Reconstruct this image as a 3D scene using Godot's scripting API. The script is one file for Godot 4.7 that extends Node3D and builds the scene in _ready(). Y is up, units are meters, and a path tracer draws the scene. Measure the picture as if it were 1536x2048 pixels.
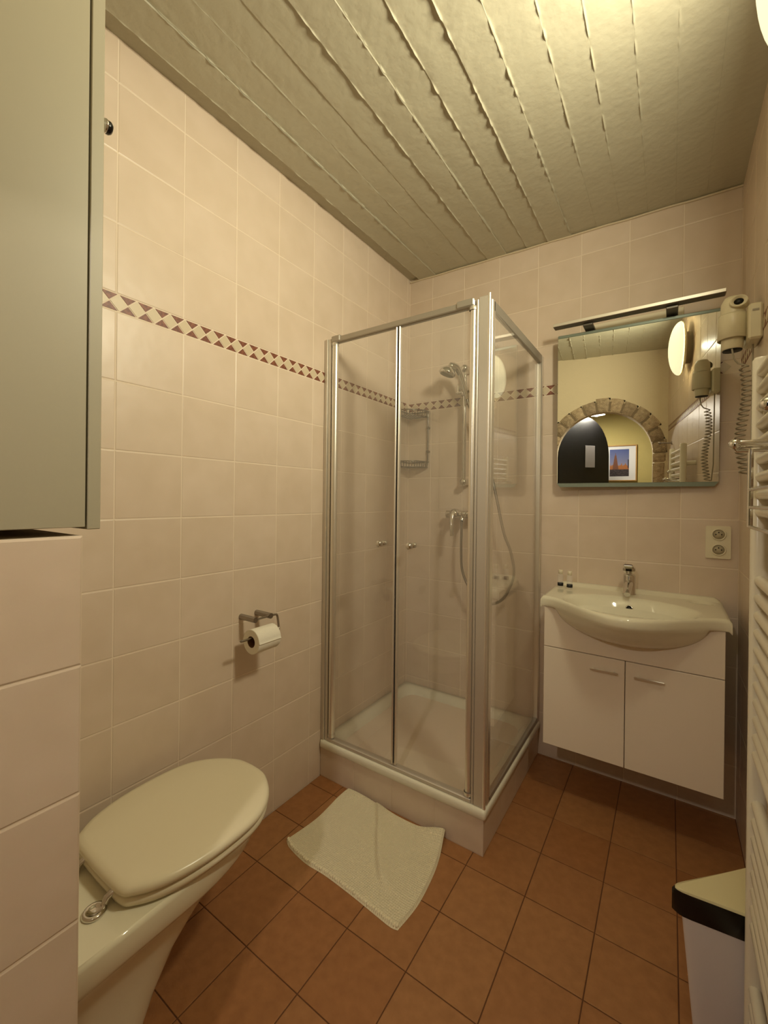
extends Node3D
# A small tiled bathroom: x runs along the back wall, z comes towards the doorway, y is up.

const RX := 1.558        # right wall
const ZN := 2.34         # wall with the stone arch
const TS := 0.2015       # tile module

var M := {}
var names := {}
var cache := {}
var rng := RandomNumberGenerator.new()

# ------------------------------------------------------------------ naming
func numbered(n: String) -> String:
	if not names.has(n):
		names[n] = 0
		return n
	names[n] += 1
	return "%s_%03d" % [n, names[n]]

func thing(called: String, label: String, category: String, at := Vector3.ZERO, group := "") -> Node3D:
	var o := Node3D.new()
	o.name = numbered(called)
	add_child(o)
	o.position = at
	o.set_meta("label", label)
	o.set_meta("category", category)
	if group: o.set_meta("group", group)
	return o

func put(called: String, mesh: Mesh, mat: Material, parent: Node, xf := Transform3D.IDENTITY) -> MeshInstance3D:
	var o := MeshInstance3D.new()
	o.mesh = mesh
	o.material_override = mat
	o.name = called
	o.transform = xf
	parent.add_child(o, true)
	return o

func obj(called: String, st: SurfaceTool, mat: Material, parent: Node, xf := Transform3D.IDENTITY) -> MeshInstance3D:
	st.generate_normals()
	return put(called, st.commit(), mat, parent, xf)

func struct(called: String, st: SurfaceTool, mat: Material) -> MeshInstance3D:
	var o := obj(called, st, mat, self)
	o.set_meta("kind", "structure")
	return o

# ------------------------------------------------------------------ shapes
func mb(smooth := false) -> SurfaceTool:
	var st := SurfaceTool.new()
	st.begin(Mesh.PRIMITIVE_TRIANGLES)
	st.set_smooth_group(0 if smooth else -1)
	return st

# a, b, c counter-clockwise seen from outside
func tri(st: SurfaceTool, a: Vector3, b: Vector3, c: Vector3) -> void:
	st.add_vertex(a); st.add_vertex(c); st.add_vertex(b)

func quad(st: SurfaceTool, a: Vector3, b: Vector3, c: Vector3, d: Vector3) -> void:
	tri(st, a, b, c); tri(st, a, c, d)

func tri_out(st: SurfaceTool, a: Vector3, b: Vector3, c: Vector3, o: Vector3) -> void:
	if (b - a).cross(c - a).dot((a + b + c) / 3.0 - o) < 0.0: tri(st, a, c, b)
	else: tri(st, a, b, c)

func quad_out(st: SurfaceTool, a: Vector3, b: Vector3, c: Vector3, d: Vector3, o: Vector3) -> void:
	tri_out(st, a, b, c, o); tri_out(st, a, c, d, o)

# chamfered box
func bx(st: SurfaceTool, c: Vector3, s: Vector3, ch := 0.0, B := Basis.IDENTITY) -> void:
	var h := s / 2.0
	st.set_smooth_group(-1)
	if ch <= 0.0:
		for ax in 3:
			for sg in [-1.0, 1.0]:
				var p := []
				for q in [Vector2(-1, -1), Vector2(1, -1), Vector2(1, 1), Vector2(-1, 1)]:
					var v := Vector3.ZERO
					v[ax] = h[ax] * sg; v[(ax + 1) % 3] = h[(ax + 1) % 3] * q.x; v[(ax + 2) % 3] = h[(ax + 2) % 3] * q.y
					p.append(c + B * v)
				quad_out(st, p[0], p[1], p[2], p[3], c)
		return
	ch = minf(ch, minf(h.x, minf(h.y, h.z)) * 0.9)
	var P := func(ax: int, sx: float, sy: float, sz: float) -> Vector3:
		var v := Vector3(sx * h.x, sy * h.y, sz * h.z)
		var sg := Vector3(sx, sy, sz)
		for i in 3:
			if i != ax: v[i] -= sg[i] * ch
		return c + B * v
	for ax in 3:
		for sg in [-1.0, 1.0]:
			var p := []
			for q in [Vector2(-1, -1), Vector2(1, -1), Vector2(1, 1), Vector2(-1, 1)]:
				var s3 := Vector3.ZERO
				s3[ax] = sg; s3[(ax + 1) % 3] = q.x; s3[(ax + 2) % 3] = q.y
				p.append(P.call(ax, s3.x, s3.y, s3.z))
			quad_out(st, p[0], p[1], p[2], p[3], c)
	for ax in 3:
		var a1 := (ax + 1) % 3
		var a2 := (ax + 2) % 3
		for s1 in [-1.0, 1.0]:
			for s2 in [-1.0, 1.0]:
				var u := Vector3.ZERO
				u[a1] = s1; u[a2] = s2; u[ax] = -1.0
				var w := u
				w[ax] = 1.0
				quad_out(st, P.call(a1, u.x, u.y, u.z), P.call(a1, w.x, w.y, w.z), P.call(a2, w.x, w.y, w.z), P.call(a2, u.x, u.y, u.z), c)
	for sx in [-1.0, 1.0]:
		for sy in [-1.0, 1.0]:
			for sz in [-1.0, 1.0]:
				tri_out(st, P.call(0, sx, sy, sz), P.call(1, sx, sy, sz), P.call(2, sx, sy, sz), c)

func box3(lo: Vector3, hi: Vector3, ch := 0.0) -> SurfaceTool:
	var st := mb()
	bx(st, (lo + hi) / 2.0, hi - lo, ch)
	return st

func smooth_path(p: Array, n := 6) -> Array:
	var out := []
	for i in p.size() - 1:
		var a: Vector3 = p[maxi(i - 1, 0)]
		var b: Vector3 = p[i]
		var c: Vector3 = p[i + 1]
		var d: Vector3 = p[mini(i + 2, p.size() - 1)]
		for k in n:
			out.append(b.cubic_interpolate(c, a, d, float(k) / n))
	out.append(p[p.size() - 1])
	return out

# tube along points; radius is a number or an array
func tube(st: SurfaceTool, p: Array, r: Variant, sides := 12, cap := true) -> void:
	st.set_smooth_group(0)
	var rings := []
	var t0: Vector3 = (p[1] - p[0]).normalized()
	var n := t0.cross(Vector3.UP if absf(t0.y) < 0.9 else Vector3.RIGHT).normalized()
	for i in p.size():
		var t: Vector3 = ((p[mini(i + 1, p.size() - 1)] as Vector3) - (p[maxi(i - 1, 0)] as Vector3)).normalized()
		n = (n - t * n.dot(t)).normalized()
		var b := t.cross(n)
		var rr: float = r[i] if r is Array else r
		var ring := []
		for k in sides:
			var a := TAU * k / sides
			ring.append((p[i] as Vector3) + (n * cos(a) + b * sin(a)) * rr)
		rings.append(ring)
	for i in p.size() - 1:
		for k in sides:
			var k2 := (k + 1) % sides
			quad(st, rings[i][k], rings[i][k2], rings[i + 1][k2], rings[i + 1][k])
	if cap:
		st.set_smooth_group(1)
		for k in sides:
			var k2 := (k + 1) % sides
			tri(st, p[0], rings[0][k2], rings[0][k])
			tri(st, p[p.size() - 1], rings[p.size() - 1][k], rings[p.size() - 1][k2])
	st.set_smooth_group(0)

# profile of Vector2(radius, height) turned round the y axis of xf, listed from bottom to top on the outside
func lathe(st: SurfaceTool, prof: Array, xf := Transform3D.IDENTITY, seg := 24, sx := 1.0, sz := 1.0, hard := false) -> void:
	for i in prof.size() - 1:
		st.set_smooth_group(i if hard else 0)
		for k in seg:
			var a0 := TAU * k / seg
			var a1 := TAU * (k + 1) / seg
			var p: Vector2 = prof[i]
			var q: Vector2 = prof[i + 1]
			var v00 := xf * Vector3(p.x * cos(a0) * sx, p.y, p.x * sin(a0) * sz)
			var v01 := xf * Vector3(p.x * cos(a1) * sx, p.y, p.x * sin(a1) * sz)
			var v10 := xf * Vector3(q.x * cos(a0) * sx, q.y, q.x * sin(a0) * sz)
			var v11 := xf * Vector3(q.x * cos(a1) * sx, q.y, q.x * sin(a1) * sz)
			if p.x > 1e-6: tri(st, v00, v11, v01)
			if q.x > 1e-6: tri(st, v00, v10, v11)

func ball(st: SurfaceTool, c: Vector3, r: float, seg := 14) -> void:
	var prof := []
	for i in 9:
		var a := -PI / 2 + PI * i / 8.0
		prof.append(Vector2(r * cos(a) if i > 0 and i < 8 else 0.0, r * sin(a)))
	lathe(st, prof, Transform3D(Basis.IDENTITY, c), seg)

# stack of closed outlines (arrays of Vector3, counter-clockwise seen from above, bottom first)
func loft(st: SurfaceTool, rings: Array, cap_low := true, cap_high := true, hard := false) -> void:
	for i in rings.size() - 1:
		st.set_smooth_group(i if hard else 0)
		var n: int = rings[i].size()
		for k in n:
			var k2 := (k + 1) % n
			quad(st, rings[i][k], rings[i][k2], rings[i + 1][k2], rings[i + 1][k])
	if cap_low: fan(st, rings[0], true)
	if cap_high: fan(st, rings[rings.size() - 1], false)

func fan(st: SurfaceTool, ring: Array, down: bool) -> void:
	st.set_smooth_group(77)
	var c := Vector3.ZERO
	for v in ring: c += v
	c /= ring.size()
	for k in ring.size():
		var a: Vector3 = ring[k]
		var b: Vector3 = ring[(k + 1) % ring.size()]
		if down: tri(st, c, b, a)
		else: tri(st, c, a, b)
	st.set_smooth_group(0)

# flat polygon in (u, v), pushed out along w: front at w1, back at w0
func prism(st: SurfaceTool, poly: PackedVector2Array, w0: float, w1: float, B: Basis, o := Vector3.ZERO) -> void:
	st.set_smooth_group(-1)
	var area := 0.0
	for i in poly.size():
		area += poly[i].cross(poly[(i + 1) % poly.size()])
	var pts := poly
	if area < 0.0:
		pts = poly.duplicate()
		pts.reverse()
	var idx := Geometry2D.triangulate_polygon(pts)
	var P := func(q: Vector2, w: float) -> Vector3: return o + B * Vector3(q.x, q.y, w)
	for i in range(0, idx.size(), 3):
		var a := pts[idx[i]]
		var b := pts[idx[i + 1]]
		var c := pts[idx[i + 2]]
		if (b - a).cross(c - a) < 0.0:
			var t := b
			b = c
			c = t
		tri(st, P.call(a, w1), P.call(b, w1), P.call(c, w1))
		tri(st, P.call(a, w0), P.call(c, w0), P.call(b, w0))
	for i in pts.size():
		var a := pts[i]
		var b := pts[(i + 1) % pts.size()]
		quad(st, P.call(a, w0), P.call(b, w0), P.call(b, w1), P.call(a, w1))

# smooth grid of points: rows of Vector3; faces towards (dv x du) when flip is false
func grid(st: SurfaceTool, g: Array, flip := false) -> void:
	st.set_smooth_group(0)
	for i in g.size() - 1:
		for j in g[i].size() - 1:
			if flip: quad(st, g[i][j], g[i][j + 1], g[i + 1][j + 1], g[i + 1][j])
			else: quad(st, g[i][j], g[i + 1][j], g[i + 1][j + 1], g[i][j + 1])

func rounded(lo: Vector2, hi: Vector2, r: float, n := 5) -> PackedVector2Array:
	var out := PackedVector2Array()
	for q in [[hi.x - r, hi.y - r, 0.0], [lo.x + r, hi.y - r, PI / 2], [lo.x + r, lo.y + r, PI], [hi.x - r, lo.y + r, PI * 1.5]]:
		for k in n + 1:
			var a: float = q[2] + PI / 2 * k / n
			out.append(Vector2(q[0] + r * cos(a), q[1] + r * sin(a)))
	return out

# ------------------------------------------------------------------ materials
func mat(called: String, c: Color, rough := 0.5, metal := 0.0) -> StandardMaterial3D:
	var m := StandardMaterial3D.new()
	m.resource_name = called
	m.albedo_color = c
	m.roughness = rough
	m.metallic = metal
	M[called] = m
	return m

func noise_tex(sd: int, freq: float, lo: Color, hi: Color, oct := 4, size := 512) -> NoiseTexture2D:
	var n := FastNoiseLite.new()
	n.seed = sd; n.frequency = freq; n.fractal_octaves = oct
	var t := NoiseTexture2D.new()
	t.width = size; t.height = size; t.seamless = true; t.noise = n
	var g := Gradient.new()
	g.set_color(0, lo); g.set_color(1, hi)
	t.color_ramp = g
	return t

func height_tex(sd: int, freq: float, oct := 4, size := 512) -> NoiseTexture2D:
	return noise_tex(sd, freq, Color.BLACK, Color.WHITE, oct, size)

func triplanar(m: StandardMaterial3D, s: float) -> void:
	m.uv1_triplanar = true
	m.uv1_world_triplanar = true
	m.uv1_scale = Vector3.ONE * s

func bumpy(m: StandardMaterial3D, t: Texture2D, cm: float) -> void:
	m.heightmap_enabled = true
	m.heightmap_texture = t
	m.heightmap_scale = cm

func materials() -> void:
	var wave := height_tex(5, 0.012, 2)
	var fine := height_tex(6, 0.06, 4)
	for i in 3:
		var c: Color = [Color(0.86, 0.785, 0.705), Color(0.864, 0.79, 0.713), Color(0.856, 0.78, 0.70)][i]
		var m := mat("tile%d" % i, c, 0.37)
		m.albedo_texture = noise_tex(20 + i, 0.01, Color(0.965, 0.96, 0.945), Color(1, 1, 1), 3, 256)
		bumpy(m, wave, 0.05)
		triplanar(m, 2.2)
	mat("grout", Color(0.915, 0.85, 0.765), 0.8)
	mat("brown_tile", Color(0.54, 0.34, 0.255), 0.45)
	var bt: StandardMaterial3D = M.brown_tile
	bt.albedo_texture = noise_tex(31, 0.05, Color(0.7, 0.62, 0.55), Color(1.1, 1.05, 1.0), 4, 256)
	triplanar(bt, 6.0)
	mat("cream_tile", Color(0.81, 0.745, 0.63), 0.4)
	for i in 3:
		var c: Color = [Color(0.655, 0.455, 0.275), Color(0.64, 0.435, 0.255), Color(0.665, 0.47, 0.29)][i]
		var m := mat("terracotta%d" % i, c, 0.5)
		m.albedo_texture = noise_tex(40 + i, 0.018, Color(0.90, 0.88, 0.86), Color(1.0, 1.0, 1.0), 5, 512)
		bumpy(m, fine, 0.03)
		triplanar(m, 2.5)
	mat("floor_grout", Color(0.40, 0.25, 0.14), 0.9)
	var cl := mat("ceiling_paint", Color(0.715, 0.69, 0.60), 0.42)
	bumpy(cl, height_tex(51, 0.022, 5, 1024), 0.06)
	triplanar(cl, 1.6)
	var pl := mat("plaster", Color(0.86, 0.79, 0.66), 0.8)
	bumpy(pl, fine, 0.1)
	triplanar(pl, 1.5)
	var yl := mat("yellow_paint", Color(0.80, 0.735, 0.47), 0.85)
	bumpy(yl, fine, 0.1)
	triplanar(yl, 1.5)
	for i in 3:
		var c: Color = [Color(0.83, 0.74, 0.61), Color(0.78, 0.69, 0.57), Color(0.87, 0.77, 0.63)][i]
		var m := mat("stone%d" % i, c, 0.9)
		m.albedo_texture = noise_tex(60 + i, 0.03, Color(0.72, 0.7, 0.68), Color(1.0, 1.0, 1.0), 5, 256)
		bumpy(m, fine, 0.8)
		triplanar(m, 3.0)
	mat("cabinet_white_dimmed", Color(0.655, 0.625, 0.535), 0.45)  # cream laminate; dimness at the left edge of view put into the colour
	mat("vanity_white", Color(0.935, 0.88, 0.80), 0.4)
	mat("ceramic", Color(0.915, 0.89, 0.79), 0.08)
	mat("seat_plastic", Color(0.90, 0.86, 0.745), 0.25)
	mat("acrylic", Color(0.90, 0.88, 0.80), 0.15)
	mat("chrome", Color(0.86, 0.85, 0.83), 0.08, 1.0)
	mat("steel", Color(0.62, 0.59, 0.55), 0.3, 1.0)
	mat("aluminium", Color(0.84, 0.815, 0.775), 0.48, 0.75)
	mat("alu_bright", Color(0.92, 0.90, 0.86), 0.34, 0.85)
	mat("alu_dark", Color(0.52, 0.50, 0.46), 0.4, 0.9)
	mat("alu_mid", Color(0.70, 0.675, 0.63), 0.5, 0.75)
	mat("caddy_wire", Color(0.55, 0.52, 0.48), 0.2, 1.0)
	mat("rubber", Color(0.05, 0.045, 0.04), 0.6)
	mat("mirror", Color(0.93, 0.94, 0.92), 0.0, 1.0)
	mat("mirror_edge", Color(0.52, 0.56, 0.50), 0.35, 0.3)
	var gl := mat("glass", Color(0.97, 0.99, 0.96, 0.05), 0.0)
	gl.transparency = BaseMaterial3D.TRANSPARENCY_ALPHA
	var bo := mat("bottle", Color(0.97, 0.97, 0.95, 0.12), 0.05)
	bo.transparency = BaseMaterial3D.TRANSPARENCY_ALPHA
	var pa := mat("paper", Color(0.93, 0.905, 0.84), 0.95)
	bumpy(pa, fine, 0.05)
	triplanar(pa, 8.0)
	mat("cardboard", Color(0.38, 0.26, 0.17), 0.95)
	mat("radiator_white", Color(0.90, 0.87, 0.79), 0.22)
	mat("dryer_white", Color(0.86, 0.82, 0.70), 0.35)
	mat("dryer_grey", Color(0.62, 0.58, 0.50), 0.45)
	mat("dark", Color(0.03, 0.027, 0.025), 0.5)
	mat("bin_white", Color(0.86, 0.83, 0.82), 0.4)
	mat("bin_lid", Color(0.88, 0.84, 0.66), 0.4)
	mat("bin_black", Color(0.015, 0.014, 0.014), 0.25)
	mat("socket_white", Color(0.90, 0.86, 0.75), 0.35)
	mat("socket_inside", Color(0.72, 0.67, 0.56), 0.5)
	mat("door_black", Color(0.035, 0.03, 0.035), 0.5)
	mat("notice", Color(0.62, 0.60, 0.60), 0.8)
	mat("pine", Color(0.78, 0.62, 0.38), 0.5)
	mat("mount_board", Color(0.95, 0.95, 0.95), 0.8)
	mat("iron", Color(0.35, 0.31, 0.27), 0.5, 0.7)
	mat("knob_dark", Color(0.02, 0.018, 0.03), 0.12)
	var lg := mat("lamp_glass", Color(0.95, 0.93, 0.86), 0.3)
	lg.emission_enabled = true
	lg.emission = Color(1.0, 0.96, 0.78)
	lg.emission_energy_multiplier = 1.0
	var bu := mat("bulb_glow", Color(1, 1, 1), 0.4)
	bu.emission_enabled = true
	bu.emission = Color(1.0, 0.97, 0.92)
	bu.emission_energy_multiplier = 6.0
	mat("lamp_rim", Color(0.80, 0.76, 0.66), 0.35)
	# waffle cotton of the bath mat
	var im := Image.create(64, 64, false, Image.FORMAT_RGB8)
	for y in 64:
		for x in 64:
			var h := pow(absf(cos(x * PI / 64.0)), 3.0)
			h = maxf(h, pow(absf(cos(y * PI / 64.0)), 3.0))
			im.set_pixel(x, y, Color(h, h, h))
	var wt := ImageTexture.create_from_image(im)
	var mt := mat("towelling", Color(0.95, 0.905, 0.77), 0.95)
	bumpy(mt, wt, 0.25)
	mt.uv1_scale = Vector3(70, 52, 1)
	mt.rim_enabled = true
	mt.rim = 0.3

# ------------------------------------------------------------------ tiles
func tile_mesh(w: float, h: float, ch := 0.0022, th := 0.006) -> Mesh:
	var key := "%.4f %.4f %.4f" % [w, h, ch]
	if cache.has(key): return cache[key]
	var st := mb()
	var a := Vector3(-w / 2, -h / 2, 0)
	var f := []
	var g := []
	var b := []
	for q in [Vector2(-1, -1), Vector2(1, -1), Vector2(1, 1), Vector2(-1, 1)]:
		f.append(Vector3(q.x * (w / 2 - ch), q.y * (h / 2 - ch), 0))
		g.append(Vector3(q.x * w / 2, q.y * h / 2, -ch * 0.3))
		b.append(Vector3(q.x * w / 2, q.y * h / 2, -th))
	quad(st, f[0], f[1], f[2], f[3])
	for k in 4:
		var k2 := (k + 1) % 4
		quad(st, g[k], g[k2], f[k2], f[k])
		quad(st, b[k], b[k2], g[k2], g[k])
	st.generate_normals()
	cache[key] = st.commit()
	return cache[key]

func wall_frame(o: Vector3, u: Vector3, n: Vector3) -> Transform3D:
	return Transform3D(Basis(u, Vector3.UP, n), o)

const ROWS_BORDER := 1.8095
# tiles on a wall: edges along u, rows of heights, in the wall's own plane
func tile_wall(parent: Node, xf: Transform3D, us: Array, border := true, top := 2.62, bottom := 0.0, kind := "tile") -> void:
	var vs := []
	var y := ROWS_BORDER - 0.2 * 9.0
	vs.append(bottom)
	while y < minf(top, ROWS_BORDER) - 0.02:
		if y > bottom + 0.02: vs.append(y)
		y += 0.2
	vs.append(minf(top, ROWS_BORDER))
	if top > 1.87:
		vs.append(1.861)
		for k in 3: vs.append(1.861 + 0.202 * (k + 1))
		vs.append(top)
	for i in vs.size() - 1:
		if absf(vs[i] - ROWS_BORDER) < 0.001 and border: continue
		for j in us.size() - 1:
			var w: float = us[j + 1] - us[j] - 0.0028
			var h: float = vs[i + 1] - vs[i] - 0.0028
			if w < 0.004 or h < 0.004: continue
			var t := Transform3D(Basis.from_euler(Vector3(rng.randf_range(-1, 1) * 0.0016, rng.randf_range(-1, 1) * 0.0016, 0)), Vector3((us[j] + us[j + 1]) / 2, (vs[i] + vs[i + 1]) / 2, rng.randf_range(-0.0002, 0.0003)))
			put(kind, tile_mesh(snappedf(w, 0.0005), snappedf(h, 0.0005)), M["tile%d" % rng.randi_range(0, 2)], parent, xf * t)
	if not border or top < 1.87: return
	# border of brown triangles and cream diamonds
	var tri_st := mb()
	prism(tri_st, PackedVector2Array([Vector2(-0.0215, 0.0235), Vector2(0.0215, 0.0235), Vector2(0, 0.0024)]), -0.004, 0.0, Basis.IDENTITY)
	tri_st.generate_normals()
	var tm := tri_st.commit()
	var dia := mb()
	prism(dia, PackedVector2Array([Vector2(0, 0.0226), Vector2(0.0226, 0), Vector2(0, -0.0226), Vector2(-0.0226, 0)]), -0.004, 0.0, Basis.IDENTITY)
	dia.generate_normals()
	var dm := dia.commit()
	var yc := (ROWS_BORDER + 1.861) / 2.0
	var u: float = us[0] + 0.018
	while u < us[us.size() - 1] - 0.03:
		put("border_triangle", tm, M.brown_tile, parent, xf * Transform3D(Basis.IDENTITY, Vector3(u, yc, 0.0004)))
		put("border_triangle", tm, M.brown_tile, parent, xf * Transform3D(Basis.from_euler(Vector3(0, 0, PI)), Vector3(u, yc, 0.0004)))
		if u + 0.05 < us[us.size() - 1]:
			put("border_diamond", dm, M.cream_tile, parent, xf * Transform3D(Basis.IDENTITY, Vector3(u + 0.0252, yc, 0.0004)))
		u += 0.0504

func edges(lo: float, first: float, hi: float, step := TS) -> Array:
	var out := [lo]
	var v := first
	while v < hi - 0.012:
		if v > lo + 0.012: out.append(v)
		v += step
	out.append(hi)
	return out

# ------------------------------------------------------------------ ceiling
func yc_plane(x: float, z: float) -> float:
	return 2.606 - 0.0265 * x - 0.0143 * z

func build_ceiling() -> void:
	var joints := [0.065, 0.174, 0.278, 0.385, 0.491, 0.593, 0.700, 0.805, 0.910, 1.025, 1.125, 1.231, 1.333, 1.44]
	# how far each board hangs below the mean, in metres
	var drop := [-0.012, 0.0035, -0.0015, -0.002, -0.0005, 0.0035, -0.0015, 0.001, 0.0045, 0.0005, -0.0025, -0.0035, -0.004, -0.0042, -0.0045]
	var ridge := [0.002, 0.0035, 0.0012, 0.0, 0.003, 0.004, 0.0035, 0.005, 0.0055, 0.004, 0.0038, 0.003, 0.0015, 0.0]
	var rag := FastNoiseLite.new()
	rag.seed = 9; rag.frequency = 1.0; rag.fractal_octaves = 3
	var lump := FastNoiseLite.new()
	lump.seed = 10; lump.frequency = 1.0; lump.fractal_octaves = 4
	var slab := struct("ceiling", box3(Vector3(-0.12, 2.615, -0.12), Vector3(RX + 0.12, 2.75, ZN + 0.02)), M.ceiling_paint)
	var z0 := -0.004
	var z1 := ZN + 0.004
	var nz := 420
	for b in drop.size():
		var xa: float = -0.004 if b == 0 else joints[b - 1]
		var xb: float = RX + 0.004 if b == drop.size() - 1 else joints[b]
		var xs := []
		for o in [0.0, 0.0008, 0.0016, 0.0027, 0.0042, 0.007, 0.012]: xs.append(xa + o)
		for k in range(1, 6): xs.append(lerpf(xa + 0.012, xb - 0.012, k / 6.0))
		for o in [0.012, 0.007, 0.0042, 0.0027, 0.0016, 0.0008, 0.0]: xs.append(xb - o)
		var g := []
		for i in nz + 1:
			var z := lerpf(z0, z1, float(i) / nz)
			var row := []
			for j in xs.size():
				var x: float = xs[j]
				var fade := smoothstep(0.32, 0.62, z) if x > 0.96 else 1.0
				var far := 0.55 + 0.45 * smoothstep(0.1, 0.7, z)
				var h: float = drop[b] * fade
				for e in 2:
					var ji := b - 1 + e
					if ji < 0 or ji >= joints.size(): continue
					var dx: float = absf(x - joints[ji])
					var a: float = ridge[ji] * fade * far * clampf(0.5 + 1.9 * rag.get_noise_2d(z * 14.0, ji * 31.7), 0.0, 1.4)
					var side := 1.0 if e == 0 else 0.55
					h += a * exp(-pow(dx / (0.0023 * side), 2.0))
				h += 0.0016 * lump.get_noise_2d(x * 9.0, z * 5.0 + b * 3.0) + 0.0009 * lump.get_noise_2d(x * 42.0, z * 30.0)
				row.append(Vector3(x, yc_plane(x, z) - h, z))
			g.append(row)
		var st := mb(true)
		grid(st, g, false)
		# sides of the board
		for sd in 2:
			var w := []
			for i in nz + 1:
				var v: Vector3 = g[i][0 if sd == 0 else xs.size() - 1]
				w.append([v, Vector3(v.x, 2.62, v.z)])
			grid(st, w, sd == 0)
		obj("board", st, M.ceiling_paint, slab)

# ------------------------------------------------------------------ room
func build_room() -> void:
	var wl := struct("wall_left", box3(Vector3(-0.12, -0.02, -0.12), Vector3(-0.0009, 2.66, ZN + 0.2)), M.grout)
	var ul := []      # along +u = -z, seen from the room
	var e := edges(0.0, 1.6483 - 0.2023 * 8, ZN, 0.2023)
	for k in range(e.size() - 1, -1, -1): ul.append(-e[k])
	tile_wall(wl, wall_frame(Vector3.ZERO, Vector3(0, 0, -1), Vector3(1, 0, 0)), ul)
	var wb := struct("wall_back", box3(Vector3(-0.1, -0.02, -0.12), Vector3(RX + 0.1, 2.66, -0.0009)), M.grout)
	tile_wall(wb, wall_frame(Vector3.ZERO, Vector3(1, 0, 0), Vector3(0, 0, 1)), edges(0.0, 0.155, RX))
	var wr := struct("wall_right", box3(Vector3(RX + 0.0009, -0.02, -0.12), Vector3(RX + 0.12, 2.66, ZN + 0.2)), M.grout)
	tile_wall(wr, wall_frame(Vector3(RX, 0, 0), Vector3(0, 0, 1), Vector3(-1, 0, 0)), edges(0.0, 0.11, ZN, 0.2023))
	# floor
	var fl := struct("floor", box3(Vector3(-0.12, -0.1, -0.12), Vector3(RX + 0.12, -0.0022, ZN + 0.22)), M.floor_grout)
	var fx := edges(0.0, 0.138, RX, 0.2032)
	var fz := edges(0.0, 1.2357 - 0.2032 * 6, ZN + 0.2, 0.2032)
	for i in fx.size() - 1:
		for j in fz.size() - 1:
			var w: float = fx[i + 1] - fx[i] - 0.0034
			var h: float = fz[j + 1] - fz[j] - 0.0034
			if w < 0.01 or h < 0.01: continue
			var B := Basis(Vector3(1, 0, 0), Vector3(0, 0, -1), Vector3(0, 1, 0)) * Basis.from_euler(Vector3(rng.randf_range(-1, 1) * 0.002, rng.randf_range(-1, 1) * 0.002, 0))
			put("tile", tile_mesh(snappedf(w, 0.0005), snappedf(h, 0.0005), 0.0016), M["terracotta%d" % rng.randi_range(0, 2)], fl, Transform3D(B, Vector3((fx[i] + fx[i + 1]) / 2, 0.0, (fz[j] + fz[j + 1]) / 2)))
	build_ceiling()
	# bead of filler where the back wall meets the ceiling
	var bead := mb()
	var p := []
	for k in 20:
		var x := lerpf(0.004, RX, k / 19.0)
		p.append(Vector3(x, yc_plane(x, 0.0) - 0.006 + 0.0015 * sin(k * 2.1), 0.004))
	tube(bead, p, 0.005, 8)
	struct("trim_1", bead, M.cream_tile)
	# low tiled wall that hides the cistern
	var wp := struct("wall_pier", box3(Vector3(-0.002, -0.01, 1.9359), Vector3(0.5621, 1.2125, ZN + 0.01)), M.grout)
	tile_wall(wp, wall_frame(Vector3(0.563, 0, 0), Vector3(0, 0, -1), Vector3(1, 0, 0)), [-ZN, -2.137, -1.935], false, 1.2125)
	tile_wall(wp, wall_frame(Vector3(0, 0, 1.935), Vector3(-1, 0, 0), Vector3(0, 0, -1)), [-0.562, -0.36, -0.158, -0.001], false, 1.2125)
	# wall with the stone arch
	var cx := 1.05
	var ri := 0.41
	var sy := 1.63
	var poly := PackedVector2Array([Vector2(-0.1, -0.02), Vector2(cx - ri, -0.02), Vector2(cx - ri, sy)])
	for k in range(1, 24):
		var a := PI - PI * k / 24.0
		poly.append(Vector2(cx + ri * cos(a), sy + ri * sin(a)))
	poly.append_array([Vector2(cx + ri, sy), Vector2(cx + ri, -0.02), Vector2(RX + 0.1, -0.02), Vector2(RX + 0.1, 2.66), Vector2(-0.1, 2.66)])
	var fw := mb()
	prism(fw, poly, ZN, ZN + 0.2, Basis.IDENTITY)
	var wf := struct("wall_front", fw, M.plaster)
	var lump := FastNoiseLite.new()
	lump.seed = 77; lump.frequency = 14.0
	var mr := PackedVector2Array()
	for k in 25: mr.append(Vector2(minf(cx + 0.492 * cos(PI * k / 24.0), RX - 0.003), sy + 0.492 * sin(PI * k / 24.0)))
	for k in 25: mr.append(Vector2(cx + (ri - 0.004) * cos(PI - PI * k / 24.0), sy + (ri - 0.004) * sin(PI - PI * k / 24.0)))
	var ms := mb()
	prism(ms, mr, ZN - 0.006, ZN + 0.01, Basis.IDENTITY)
	obj("mortar_ring", ms, mat("mortar", Color(0.50, 0.43, 0.34), 0.95), wf)
	for k in 13:
		var a0 := PI * k / 13.0 + rng.randf_range(0.003, 0.008)
		var a1 := PI * (k + 1) / 13.0 - rng.randf_range(0.003, 0.008)
		var ro := 0.10 + rng.randf_range(-0.012, 0.018)
		stone(wf, func(s: float, t: float) -> Vector2:
			var a := lerpf(a0, a1, s)
			var r := ri - 0.012 + (ro + 0.012) * t
			return Vector2(minf(cx + r * cos(a), RX - 0.004), sy + r * sin(a)), lump, k)
	for sd in [-1.0, 1.0]:
		var y := 0.0
		while y < sy - 0.05:
			var hgt: float = minf(rng.randf_range(0.16, 0.27), sy - y)
			if sy - y - hgt < 0.08: hgt = sy - y
			var ww: float = rng.randf_range(0.085, 0.1) if sd > 0.0 else rng.randf_range(0.09, 0.16)
			var ya := y
			stone(wf, func(s: float, t: float) -> Vector2:
				var x: float = cx + sd * (ri - 0.012 + ww * t)
				return Vector2(minf(x, RX - 0.004), lerpf(ya + 0.006, ya + hgt - 0.006, s)), lump, int(y * 100.0) + 40)
			y += hgt
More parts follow.
